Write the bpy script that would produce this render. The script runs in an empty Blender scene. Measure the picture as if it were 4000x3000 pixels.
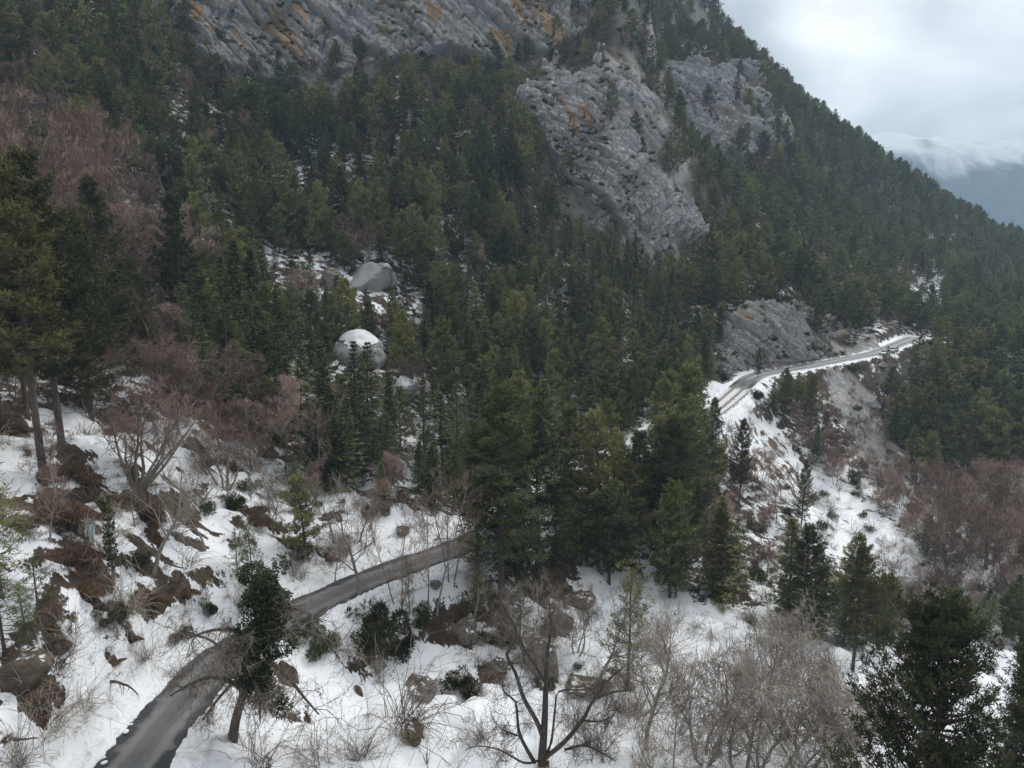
import bpy, math, random
import numpy as np
from mathutils import Vector

random.seed(7)
RNG = np.random.default_rng(11)
R = math.radians
SC = bpy.context.scene
COL = SC.collection

# ------------------------------------------------------------------ camera
PITCH = 11.5                      # degrees below the horizon
FPX = 2778.0                      # focal length in photograph pixels (4000 wide)
cam_data = bpy.data.cameras.new('camera')
cam_data.sensor_width = 36.0
cam_data.lens = 36.0 * FPX / 4000.0
cam_data.clip_start = 0.5
cam_data.clip_end = 20000.0
cam = bpy.data.objects.new('camera', cam_data)
COL.objects.link(cam)
cam.location = (0, 0, 0)
cam.rotation_euler = (R(90 - PITCH), 0, 0)
SC.camera = cam

# ------------------------------------------------------------------ world, sun, exposure
SUN_AZ, SUN_EL = 52.0, 38.0       # azimuth clockwise from the view direction (+y)
world = bpy.data.worlds.new('World')
SC.world = world
world.use_nodes = True
wt = world.node_tree
wt.nodes.clear()
def wn(t, **k):
    n = wt.nodes.new(t)
    for a, b in k.items():
        setattr(n, a, b)
    return n
w_out = wn('ShaderNodeOutputWorld')
w_bg = wn('ShaderNodeBackground')
w_bg.inputs['Strength'].default_value = 0.1
w_sky = wn('ShaderNodeTexSky', sky_type='NISHITA', sun_disc=False)
w_sky.sun_elevation = R(SUN_EL)
w_sky.sun_rotation = R(SUN_AZ)
w_sky.altitude = 900
w_tc = wn('ShaderNodeTexCoord')
# flatten the direction on to a cloud ceiling, so that the cloud stretches towards the horizon
w_sep = wn('ShaderNodeSeparateXYZ')
w_zc = wn('ShaderNodeMath', operation='MAXIMUM'); w_zc.inputs[1].default_value = 0.0
w_za = wn('ShaderNodeMath', operation='ADD'); w_za.inputs[1].default_value = 0.30
w_dx = wn('ShaderNodeMath', operation='DIVIDE')
w_dy = wn('ShaderNodeMath', operation='DIVIDE')
w_cmb = wn('ShaderNodeCombineXYZ')
L = wt.links.new
L(w_tc.outputs['Generated'], w_sep.inputs[0])
L(w_sep.outputs['Z'], w_zc.inputs[0]); L(w_zc.outputs[0], w_za.inputs[0])
L(w_sep.outputs['X'], w_dx.inputs[0]); L(w_za.outputs[0], w_dx.inputs[1])
L(w_sep.outputs['Y'], w_dy.inputs[0]); L(w_za.outputs[0], w_dy.inputs[1])
L(w_dx.outputs[0], w_cmb.inputs['X']); L(w_dy.outputs[0], w_cmb.inputs['Y'])
w_n1 = wn('ShaderNodeTexNoise'); w_n1.inputs['Scale'].default_value = 1.5
w_n1.inputs['Detail'].default_value = 6.0; w_n1.inputs['Roughness'].default_value = 0.45
w_n1.inputs['Distortion'].default_value = 0.35
w_map = wn('ShaderNodeMapping'); w_map.inputs['Location'].default_value = (2.6, 1.7, 1.7)
L(w_cmb.outputs[0], w_map.inputs['Vector']); L(w_map.outputs[0], w_n1.inputs['Vector'])
w_rmp = wn('ShaderNodeValToRGB')
cr = w_rmp.color_ramp
cr.elements[0].position = 0.40; cr.elements[0].color = (0.36, 0.372, 0.38, 1)
cr.elements[1].position = 0.63; cr.elements[1].color = (0.88, 0.87, 0.845, 1)
L(w_n1.outputs['Fac'], w_rmp.inputs['Fac'])
# the cloud is thinner, so brighter, round the hidden sun
w_dot = wn('ShaderNodeVectorMath', operation='DOT_PRODUCT')
GLOW_AZ, GLOW_EL = 42.0, 9.0
w_dot.inputs[1].default_value = (math.sin(R(GLOW_AZ)) * math.cos(R(GLOW_EL)), math.cos(R(GLOW_AZ)) * math.cos(R(GLOW_EL)), math.sin(R(GLOW_EL)))
L(w_tc.outputs['Generated'], w_dot.inputs[0])
w_gl = wn('ShaderNodeMapRange', interpolation_type='SMOOTHERSTEP')
w_gl.inputs['From Min'].default_value = 0.78; w_gl.inputs['From Max'].default_value = 1.0
w_gl.inputs['To Min'].default_value = 7.8; w_gl.inputs['To Max'].default_value = 14.0
L(w_dot.outputs['Value'], w_gl.inputs['Value'])
w_mul = wn('ShaderNodeVectorMath', operation='SCALE')
# overcast sky: brighter overhead than near the horizon
w_el = wn('ShaderNodeMath', operation='MULTIPLY_ADD'); w_el.inputs[1].default_value = 1.2; w_el.inputs[2].default_value = 0.46
L(w_zc.outputs[0], w_el.inputs[0])
w_sc = wn('ShaderNodeMath', operation='MULTIPLY'); L(w_gl.outputs[0], w_sc.inputs[0]); L(w_el.outputs[0], w_sc.inputs[1])
L(w_rmp.outputs['Color'], w_mul.inputs[0]); L(w_sc.outputs[0], w_mul.inputs['Scale'])
w_mix = wn('ShaderNodeMixRGB'); w_mix.inputs['Fac'].default_value = 0.93
L(w_sky.outputs[0], w_mix.inputs['Color1']); L(w_mul.outputs[0], w_mix.inputs['Color2'])
L(w_mix.outputs[0], w_bg.inputs['Color'])
L(w_bg.outputs[0], w_out.inputs['Surface'])

sun_data = bpy.data.lights.new('sun', 'SUN')
sun_data.energy = 1.1
sun_data.angle = R(18)
sun_data.color = (1.0, 0.95, 0.88)
sun = bpy.data.objects.new('sun', sun_data)
COL.objects.link(sun)
sun.rotation_euler = (R(90 - SUN_EL), 0, R(180 - SUN_AZ))
sun.location = (200, 200, 300)

SC.view_settings.view_transform = 'Standard'
SC.view_settings.look = 'None'
SC.view_settings.gamma = 1.0
SC.view_settings.use_curve_mapping = False
SC.view_settings.exposure = 0.95
SC.render.engine = 'CYCLES'
SC.cycles.max_bounces = 5
SC.cycles.diffuse_bounces = 3
SC.cycles.glossy_bounces = 1
SC.cycles.transmission_bounces = 1
SC.cycles.transparent_max_bounces = 4
SC.cycles.volume_bounces = 0
SC.cycles.caustics_reflective = False
SC.cycles.caustics_refractive = False
SC.cycles.use_denoising = True
SC.cycles.use_adaptive_sampling = True
SC.cycles.adaptive_threshold = 0.02

# ------------------------------------------------------------------ noise and small helpers
_perm = np.arange(256); np.random.default_rng(3).shuffle(_perm); _perm = np.concatenate([_perm, _perm, _perm])
_g2 = np.stack([np.cos(np.arange(256) * 2.399963), np.sin(np.arange(256) * 2.399963)], 1)
def perlin(x, y):
    x = np.asarray(x, float); y = np.asarray(y, float)
    xi = np.floor(x).astype(int); yi = np.floor(y).astype(int)
    xf = x - xi; yf = y - yi
    xi &= 255; yi &= 255
    u = xf * xf * xf * (xf * (xf * 6 - 15) + 10); v = yf * yf * yf * (yf * (yf * 6 - 15) + 10)
    def g(a, b, fx, fy):
        h = _perm[_perm[a] + b]
        return _g2[h, 0] * fx + _g2[h, 1] * fy
    n00 = g(xi, yi, xf, yf); n10 = g(xi + 1, yi, xf - 1, yf)
    n01 = g(xi, yi + 1, xf, yf - 1); n11 = g(xi + 1, yi + 1, xf - 1, yf - 1)
    return 1.5 * ((n00 * (1 - u) + n10 * u) * (1 - v) + (n01 * (1 - u) + n11 * u) * v)
def fbm(x, y, o=4, g=0.5):
    s = 0; a = 1.0
    for i in range(o):
        s = s + a * perlin(x * 2 ** i + 17.3 * i, y * 2 ** i + 9.1 * i); a *= g
    return s
def hash2(a, b, k=0):
    a = np.asarray(a).astype(int) & 255; b = np.asarray(b).astype(int) & 255
    return _perm[_perm[(_perm[a] + b)] + (k * 37 & 255)] / 255.0
def sstep(a, b, x):
    t = np.clip((np.asarray(x, float) - a) / (b - a), 0, 1)
    return t * t * (3 - 2 * t)
def in_poly(x, y, poly):
    x = np.asarray(x, float); y = np.asarray(y, float)
    inside = np.zeros(x.shape, bool)
    n = len(poly); j = n - 1
    for i in range(n):
        xi, yi = poly[i]; xj, yj = poly[j]
        c = ((yi > y) != (yj > y)) & (x < (xj - xi) * (y - yi) / (yj - yi + 1e-12) + xi)
        inside ^= c
        j = i
    return inside

CP, SP = math.cos(R(PITCH)), math.sin(R(PITCH))
def ray(u, v):
    """direction of a photograph pixel (4000 x 3000), scaled so that y (forward, horizontal) is 1"""
    a = (u - 2000) / FPX; b = -(v - 1500) / FPX
    dy = CP + b * SP; dz = -SP + b * CP
    return a / dy, dz / dy
def at(u, v, D):
    a, c = ray(u, v)
    return (a * D, D, c * D)
def at_z(u, v, z):
    a, c = ray(u, v)
    return at(u, v, z / c)
def pix(x, y, z):
    d = y * CP - z * SP; b = y * SP + z * CP
    return 2000 + FPX * x / d, 1500 - FPX * b / d

# ------------------------------------------------------------------ road centre line (pixel, height)
ROAD_PX = [(180, 3400, -35.5), (540, 2960, -35.8), (760, 2680, -36.3), (1010, 2480, -36.9), (1300, 2325, -37.6), (1600, 2205, -38.4),
           (1850, 2115, -39.2), (2130, 1950, -39.9), (2400, 1800, -40.3), (2640, 1690, -40.2), (2800, 1590, -39.6), (2900, 1505, -38.4),
           (2960, 1465, -37.6), (3100, 1440, -36.8), (3280, 1406, -35.9), (3420, 1378, -34.9), (3545, 1330, -33.2)]
_rc = [at_z(*p) for p in ROAD_PX]
_rc += [(_rc[-1][0] + 9, _rc[-1][1] + 9, -33.6), (_rc[-1][0] + 24, _rc[-1][1] + 12, -36.5), (_rc[-1][0] + 55, _rc[-1][1] + 6, -42)]
def catmull(P, step=1.0):
    P = np.array(P, float)
    P = np.vstack([2 * P[0] - P[1], P, 2 * P[-1] - P[-2]])
    out = []
    for i in range(1, len(P) - 2):
        n = max(2, int(np.linalg.norm(P[i + 1] - P[i]) / step))
        t = np.linspace(0, 1, n, endpoint=False)[:, None]
        out.append(0.5 * (2 * P[i] + (P[i + 1] - P[i - 1]) * t + (2 * P[i - 1] - 5 * P[i] + 4 * P[i + 1] - P[i + 2]) * t ** 2
                          + (-P[i - 1] + 3 * P[i] - 3 * P[i + 1] + P[i + 2]) * t ** 3))
    out.append(P[-2][None])
    return np.vstack(out)
ROAD = catmull(_rc, 1.0)
for _ in range(6):                                   # smooth the line
    ROAD[1:-1] = 0.25 * ROAD[:-2] + 0.5 * ROAD[1:-1] + 0.25 * ROAD[2:]
ROAD_T = np.gradient(ROAD[:, :2], axis=0); ROAD_T /= np.linalg.norm(ROAD_T, axis=1)[:, None]
ROAD_N = np.stack([ROAD_T[:, 1], -ROAD_T[:, 0]], 1)  # to the right of travel (downhill side)
ROAD_S = np.concatenate([[0], np.cumsum(np.linalg.norm(np.diff(ROAD[:, :2], axis=0), axis=1))])
ROAD_HW = 2.7
def road_near(x, y):
    """signed distance to the centre line (+ = downhill side), road height, arc length"""
    x = np.asarray(x, float).ravel(); y = np.asarray(y, float).ravel()
    d = np.full(x.shape, 1e9); k = np.zeros(x.shape, int)
    lo = ROAD[:, :2].min(0) - 45; hi = ROAD[:, :2].max(0) + 45
    m = np.where((x > lo[0]) & (x < hi[0]) & (y > lo[1]) & (y < hi[1]))[0]
    for c in np.array_split(m, max(1, len(m) // 40000)):
        if len(c) == 0: continue
        dd = (x[c, None] - ROAD[None, :, 0]) ** 2 + (y[c, None] - ROAD[None, :, 1]) ** 2
        kk = dd.argmin(1); k[c] = kk; d[c] = np.sqrt(dd[np.arange(len(c)), kk])
    sg = np.sign((x - ROAD[k, 0]) * ROAD_N[k, 0] + (y - ROAD[k, 1]) * ROAD_N[k, 1]); sg[sg == 0] = 1
    return d * sg, ROAD[k, 2], ROAD_S[k]

# ------------------------------------------------------------------ cliffs: grids of (pixel u, v, forward distance), rows from foot to top
CLIFFS = {
 'upper': [[(640, 120, 258), (1000, 320, 262), (1330, 330, 268), (1650, 200, 278), (1950, 290, 284), (2200, 170, 296), (2430, 60, 306)],
           [(640, -120, 268), (1000, 60, 272), (1330, 60, 277), (1650, -20, 287), (1950, 40, 293), (2200, -40, 306), (2430, -130, 318)],
           [(640, -500, 290), (1000, -380, 292), (1330, -380, 297), (1650, -400, 304), (1950, -380, 311), (2250, -400, 322), (2480, -400, 332)]],
 'middle': [[(2400, 1000, 246), (2600, 1020, 250), (2770, 960, 262)],
            [(2190, 700, 254), (2450, 720, 256), (2720, 720, 274)],
            [(2010, 420, 268), (2330, 440, 266), (2620, 480, 289)],
            [(2080, 190, 292), (2350, 140, 292), (2500, 170, 309)]],
 'far': [[(2560, 660, 345), (2850, 660, 352), (3040, 560, 378)],
         [(2520, 420, 368), (2800, 400, 370), (3020, 400, 395)],
         [(2480, 230, 395), (2750, 210, 392), (2990, 260, 412)]],
 'cutting': [[(2790, 1490, 197), (2930, 1465, 200.5), (3080, 1440, 206.5), (3200, 1418, 213.5), (3330, 1390, 222)],
             [(2800, 1330, 204), (2930, 1290, 206), (3080, 1290, 212), (3200, 1300, 219), (3300, 1310, 229)],
             [(2830, 1220, 214), (2950, 1170, 215), (3080, 1140, 220), (3180, 1190, 228), (3270, 1250, 236)]],
}

# ------------------------------------------------------------------ terrain: thin-plate surface through surveyed points
ANCH = [  # (u, v, forward distance)
 (0, 2400, 47), (350, 2500, 50), (0, 2750, 41), (0, 1850, 60), (300, 1850, 64), (600, 1900, 70), (900, 2000, 77), (1200, 2050, 84), (0, 1400, 88), (0, 1000, 122), (0, 600, 158), (0, 200, 192), (0, -100, 225),
 (-700, 1400, 70), (-700, 600, 135), (-700, 0, 190), (500, 1500, 93), (500, 1100, 128), (500, 700, 168), (500, 350, 208), (500, 50, 245),
 (1000, 1700, 100), (1000, 1300, 135), (1000, 1000, 168), (1000, 700, 202), (1000, 480, 232),
 (1500, 1800, 108), (1500, 1500, 132), (1500, 1200, 163), (1500, 900, 194), (1500, 600, 230), (1500, 400, 255),
 (2000, 1700, 132), (2000, 1400, 163), (2000, 1100, 195), (2000, 800, 225), (2000, 550, 250), (1800, 1900, 112), (2200, 1750, 140),
 (2450, 1550, 163), (2400, 1300, 190), (2400, 1120, 222), (2650, 1400, 190), (2650, 1200, 218), (2750, 1080, 245),
 (3000, 1040, 262), (3000, 820, 320), (3300, 1180, 268), (3500, 1230, 292), (3300, 950, 345), (3700, 1080, 372), (3950, 1180, 352),
 (3000, 700, 352), (3200, 700, 410), (3500, 850, 440), (3850, 1000, 450),
 (2640, 0, 462), (2750, 95, 470), (2860, 205, 478), (3060, 335, 490), (3130, 425, 496), (3270, 510, 506), (3390, 600, 516), (3540, 715, 528), (3700, 830, 545), (3850, 905, 560), (4000, 965, 575), (4300, 1130, 610),
 (2480, -300, 440), (2600, -480, 470),
 (3550, 1420, 232), (3800, 1480, 232), (4000, 1500, 228), (3800, 1850, 183), (3550, 1750, 190), (4100, 1850, 180),
 (3300, 1560, 196), (3250, 1700, 178), (3400, 1850, 163), (3000, 1650, 172), (2950, 1850, 146), (3250, 2000, 141), (3500, 2150, 125), (2800, 2000, 124), (3000, 2100, 120),
 (3800, 2050, 148), (3900, 2350, 113), (3600, 2300, 114), (3300, 2500, 89), (2900, 2300, 98), (2500, 2100, 105), (2300, 2400, 83), (2000, 2250, 92), (1800, 2450, 77), (1500, 2500, 70),
 (2000, 2700, 64), (2700, 2800, 66), (2000, 3000, 51), (1300, 2700, 59), (1000, 3000, 47), (3200, 2900, 64), (4000, 3000, 66), (4000, 2650, 88),
]
apts = [at(*p) for p in ANCH]
# ground below and beside the frame, and the far side of the ridge that falls away
apts += [(0, 22, -42), (-30, 20, -35), (30, 22, -47), (60, 30, -53), (-60, 30, -22), (0, -30, -43), (90, 60, -58), (130, 110, -62), (-90, 60, 0), (-60, -30, -24), (60, -30, -52), (170, 160, -58)]
for u, v, D, dz in [(2640, 0, 560, -10), (2860, 205, 575, -15), (3060, 335, 590, -18), (3270, 510, 605, -20), (3540, 715, 625, -22), (3850, 905, 660, -24), (4000, 965, 680, -24), (4300, 1130, 720, -22)]:
    x, y, z = at(u, v, D); h = at(u, v, D - 95)[2]
    apts.append((x, y, h + dz))
for u, v, D, dz in [(2640, 0, 800, -60), (3200, 480, 850, -90), (3850, 905, 900, -90)]:
    x, y, z = at(u, v, D); h = at(u, v, D - 300)[2]
    apts.append((x, y, h + dz))
for nm, rows in CLIFFS.items():
    back = {'upper': 4.0, 'middle': 4.0, 'far': 4.0, 'cutting': 2.2}[nm]
    for i, row in enumerate(rows):
        for (u, v, D) in row:
            x, y, z = at(u, v, D); apts.append((x, y + back, z))
for i in range(0, len(ROAD), 9):
    x, y, z = ROAD[i]; apts.append((x, y, z))
APTS = np.array(apts)
TS = 100.0
def _tps_k(r2):
    return 0.5 * r2 * np.log(r2 + 1e-9)
def _fit():
    X = APTS[:, :2] / TS; n = len(X)
    K = _tps_k(((X[:, None] - X[None]) ** 2).sum(2)) + np.eye(n) * 0.0035
    Pm = np.hstack([np.ones((n, 1)), X])
    A = np.block([[K, Pm], [Pm.T, np.zeros((3, 3))]])
    return np.linalg.solve(A, np.concatenate([APTS[:, 2], np.zeros(3)]))
TPSW = _fit()
def h_base(x, y):
    x = np.asarray(x, float).ravel(); y = np.asarray(y, float).ravel()
    X = APTS[:, :2] / TS; out = np.empty(x.shape)
    for c in np.array_split(np.arange(len(x)), max(1, len(x) // 20000)):
        q = np.stack([x[c], y[c]], 1) / TS
        r2 = (q[:, 0][:, None] - X[None, :, 0]) ** 2 + (q[:, 1][:, None] - X[None, :, 1]) ** 2
        out[c] = _tps_k(r2) @ TPSW[:-3] + TPSW[-3] + q @ TPSW[-2:]
    return out
def ground(x, y, fine=True):
    """height of the ground: survey surface, relief, and the bench cut for the road"""
    shp = np.shape(x)
    x = np.asarray(x, float).ravel(); y = np.asarray(y, float).ravel()
    z = h_base(x, y)
    d, rz, rs = road_near(x, y)
    dist = np.hypot(x, y)
    ad = np.abs(d)
    off = sstep(3.0, 14.0, ad)
    rel = fbm(x / 34, y / 34, 3) * 1.6 * sstep(60, 160, dist) + fbm(x / 11 + 5, y / 11, 3) * 0.75 + np.abs(fbm(x / 26 + 40, y / 26 + 3, 2)) * -1.2 * sstep(40, 110, dist)
    if fine:
        rel = rel + fbm(x / 3.1, y / 3.1 + 8, 3) * 0.22 + np.clip(fbm(x / 1.6 + 3, y / 1.6, 2), 0, 1) * 0.16
    rel = rel + (np.abs(fbm(x / 6.5 + 12, y / 6.5, 2)) * 1.5 - 0.35) * (1 - sstep(90, 150, dist)) * sstep(4.5, 9.0, ad)      # hummocks under the snow
    z = z + rel * off
    # road bench: flat, with a steeper cut on the uphill side
    w = 1 - sstep(ROAD_HW + 0.5, np.where(d > 0, 10.0, 6.5), ad)
    z = z * (1 - w) + (rz - 0.16) * w
    # ploughed snow beside the road
    bank = sstep(ROAD_HW - 0.1, ROAD_HW + 0.7, ad) * (1 - sstep(ROAD_HW + 1.2, ROAD_HW + 3.6, ad))
    z = z + bank * (0.42 + 0.22 * fbm(rs / 4, d / 2, 2))
    return z.reshape(shp)
HGX = np.arange(-760, 960, 4.0); HGY = np.arange(-40, 1010, 4.0)
_hx, _hy = np.meshgrid(HGX, HGY); HG = ground(_hx, _hy, False)
def ground_rough(x, y):
    """the same ground read from a 4 m grid: quick, for lines of sight"""
    fx = np.clip((x + 760) / 4.0, 0, len(HGX) - 1.001); fy = np.clip((y + 40) / 4.0, 0, len(HGY) - 1.001)
    i = fx.astype(int); j = fy.astype(int); a = fx - i; b = fy - j
    return (HG[j, i] * (1 - a) + HG[j, i + 1] * a) * (1 - b) + (HG[j + 1, i] * (1 - a) + HG[j + 1, i + 1] * a) * b
def hit(u, v, rmax=900.0):
    """ground points seen at the photograph pixels (u, v)"""
    u = np.atleast_1d(np.asarray(u, float)); v = np.atleast_1d(np.asarray(v, float))
    a, c = ray(u, v)
    Ds = np.geomspace(18, rmax, 420)
    X = a[:, None] * Ds; Y = np.broadcast_to(Ds, X.shape); Z = c[:, None] * Ds
    below = Z < ground_rough(X, Y) + 0.4
    k = np.where(below.any(1), below.argmax(1), len(Ds) - 1)
    lo = Ds[np.maximum(k - 2, 0)]; hi = Ds[np.minimum(k + 2, len(Ds) - 1)]
    for _ in range(9):
        m = 0.5 * (lo + hi); b = c * m < ground(a * m, m, False)
        hi = np.where(b, m, hi); lo = np.where(b, lo, m)
    return np.stack([a * hi, hi, ground(a * hi, hi)], 1)
def spot(u, v):
    return tuple(hit(u, v)[0])

# ------------------------------------------------------------------ object helpers
def tag(o, label=None, cat=None, group=None, kind=None):
    if label: o['label'] = label
    if cat: o['category'] = cat
    if group: o['group'] = group
    if kind: o['kind'] = kind
    return o
def link(o, parent=None):
    COL.objects.link(o)
    if parent is not None: o.parent = parent
    return o
def new_mesh(name, V, F, mats=(), smooth=False, fmat=None, attrs=None):
    """F: one (n,3) / (n,4) array, or a list of them"""
    V = np.asarray(V, np.float32)
    Fs = F if isinstance(F, list) else [F]
    Fs = [np.asarray(f, np.int32) for f in Fs if len(f)]
    me = bpy.data.meshes.new(name)
    nl = sum(f.size for f in Fs); nf = sum(len(f) for f in Fs)
    me.vertices.add(len(V)); me.vertices.foreach_set('co', V.ravel())
    me.loops.add(nl); me.loops.foreach_set('vertex_index', np.concatenate([f.ravel() for f in Fs]))
    sizes = np.concatenate([np.full(len(f), f.shape[1]) for f in Fs])
    me.polygons.add(nf)
    me.polygons.foreach_set('loop_start', np.concatenate([[0], np.cumsum(sizes)[:-1]]).astype(np.int32))
    me.polygons.foreach_set('loop_total', sizes.astype(np.int32))
    if smooth: me.polygons.foreach_set('use_smooth', np.ones(nf, bool))
    for m in mats: me.materials.append(m)
    if fmat is not None: me.polygons.foreach_set('material_index', np.asarray(fmat, np.int32))
    for k, a in (attrs or {}).items():
        at_ = me.attributes.new(k, 'FLOAT', 'POINT'); at_.data.foreach_set('value', np.asarray(a, np.float32).ravel())
    me.update(calc_edges=True); me.validate()
    return me
def mesh_obj(name, me, parent=None):
    return link(bpy.data.objects.new(name, me), parent)
def empty(name, loc=(0, 0, 0), rz=0.0, s=1.0):
    o = bpy.data.objects.new(name, None)
    o.empty_display_size = 0.3
    o.location = loc; o.rotation_euler = (0, 0, rz); o.scale = (s, s, s)
    return link(o)
def grid_faces(nu, nv):
    i = np.arange((nu - 1) * (nv - 1)); r = i // (nu - 1); c = i % (nu - 1); a = r * nu + c
    return np.stack([a, a + 1, a + nu + 1, a + nu], 1)

# ------------------------------------------------------------------ material helper
class MT:
    def __init__(s, name, rough=0.9):
        s.m = bpy.data.materials.new(name); s.m.use_nodes = True
        s.t = s.m.node_tree; s.b = s.t.nodes['Principled BSDF']
        s.b.inputs['Roughness'].default_value = rough
        s.b.inputs['Specular IOR Level'].default_value = 0.25
        s._c = None
    def n(s, t, **k):
        n = s.t.nodes.new(t)
        for a, b in k.items(): setattr(n, a, b)
        return n
    def l(s, a, b): s.t.links.new(a, b)
    def coord(s, kind='Object'):
        if s._c is None: s._c = s.n('ShaderNodeTexCoord')
        return s._c.outputs[kind]
    def noise(s, scale, detail=3, rough=0.5, src=None, stretch=None, dist=0.0):
        n = s.n('ShaderNodeTexNoise'); n.inputs['Scale'].default_value = scale
        n.inputs['Detail'].default_value = detail; n.inputs['Roughness'].default_value = rough; n.inputs['Distortion'].default_value = dist
        v = src if src is not None else s.coord()
        if stretch:
            mp = s.n('ShaderNodeMapping'); mp.inputs['Scale'].default_value = stretch[0]; mp.inputs['Rotation'].default_value = stretch[1]
            s.l(v, mp.inputs['Vector']); v = mp.outputs[0]
        s.l(v, n.inputs['Vector'])
        return n.outputs['Fac']
    def ramp(s, fac, *stops):
        n = s.n('ShaderNodeValToRGB'); e = n.color_ramp.elements
        while len(e) < len(stops): e.new(0.5)
        for el, (p, c) in zip(e, stops):
            el.position = p; el.color = (*c, 1) if len(c) == 3 else c
        s.l(fac, n.inputs['Fac']); return n.outputs['Color']
    def step(s, v, a, b, lo=0.0, hi=1.0):
        n = s.n('ShaderNodeMapRange', interpolation_type='SMOOTHSTEP')
        n.inputs['From Min'].default_value = a; n.inputs['From Max'].default_value = b
        n.inputs['To Min'].default_value = lo; n.inputs['To Max'].default_value = hi
        s.l(v, n.inputs['Value']); return n.outputs[0]
    def math(s, op, a, b=None):
        n = s.n('ShaderNodeMath', operation=op)
        for i, v in enumerate((a, b)):
            if v is None: continue
            if isinstance(v, (int, float)): n.inputs[i].default_value = v
            else: s.l(v, n.inputs[i])
        return n.outputs[0]
    def mix(s, f, a, b, mode='MIX'):
        n = s.n('ShaderNodeMixRGB', blend_type=mode)
        for i, v in ((0, f), (1, a), (2, b)):
            if isinstance(v, (int, float)): n.inputs[i].default_value = v
            elif isinstance(v, tuple): n.inputs[i].default_value = (*v, 1)
            else: s.l(v, n.inputs[i])
        return n.outputs[0]
    def attr(s, name, out='Fac'):
        n = s.n('ShaderNodeAttribute'); n.attribute_name = name; return n.outputs[out]
    def color(s, c):
        if isinstance(c, tuple): s.b.inputs['Base Color'].default_value = (*c, 1)
        else: s.l(c, s.b.inputs['Base Color'])
    def bump(s, h, strength=0.5, dist=0.1):
        n = s.n('ShaderNodeBump'); n.inputs['Strength'].default_value = strength; n.inputs['Distance'].default_value = dist
        s.l(h, n.inputs['Height']); s.l(n.outputs[0], s.b.inputs['Normal'])
    def nz(s):
        g = s.n('ShaderNodeNewGeometry'); q = s.n('ShaderNodeSeparateXYZ'); s.l(g.outputs['Normal'], q.inputs[0]); return q.outputs['Z']
    def rnd(s):
        return s.n('ShaderNodeObjectInfo').outputs['Random']
# ------------------------------------------------------------------ zones on the map: corners are ground points
def zone(*px):
    P = hit([p[0] for p in px], [p[1] for p in px])
    return [(p[0], p[1]) for p in P]
def soft(x, y, poly, w):
    """1 inside the polygon, fading over about w metres (noise-ragged edge)"""
    xs = x + fbm(x / (w * 2.2), y / (w * 2.2), 3) * w; ys = y + fbm(x / (w * 2.2) + 31, y / (w * 2.2) + 7, 3) * w
    return in_poly(xs, ys, poly).astype(float)

Z_GULLY = zone((2860, 1640), (3000, 1640), (3180, 1850), (3380, 1960), (3560, 2110), (3640, 2330), (3380, 2300), (3180, 2120), (3060, 1960), (2930, 1780))
Z_BENDFILL = zone((2780, 1700), (2900, 1570), (2960, 1620), (3080, 1760), (3150, 1900), (3060, 1960), (2930, 1850))
Z_SCREE = zone((3230, 1440), (3320, 1445), (3430, 1560), (3480, 1720), (3560, 1860), (3440, 1900), (3330, 1740), (3260, 1600))
Z_OCHRE = zone((2660, 1640), (2700, 1530), (2760, 1500), (2840, 1600), (2800, 1650), (2700, 1690))
Z_OPENSNOW = zone((-200, 1700), (500, 1620), (900, 1700), (1250, 1900), (1700, 2050), (1950, 2150), (2500, 2300), (3000, 2400), (3900, 2200), (4300, 2300), (4300, 3300), (-300, 3300))
Z_RAVINE = zone((3100, 1700), (3500, 1900), (4200, 1750), (4200, 2250), (3600, 2250), (3300, 2050))
Z_UPPERROCK = zone((2350, 300), (2500, 270), (2620, 500), (2700, 760), (2740, 960), (2640, 1060), (2520, 1040), (2440, 930), (2300, 720), (2150, 520), (2120, 380))
Z_RIGHTSNOW = zone((3480, 1250), (3640, 1000), (3740, 1000), (3700, 1180), (3560, 1270))

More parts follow.
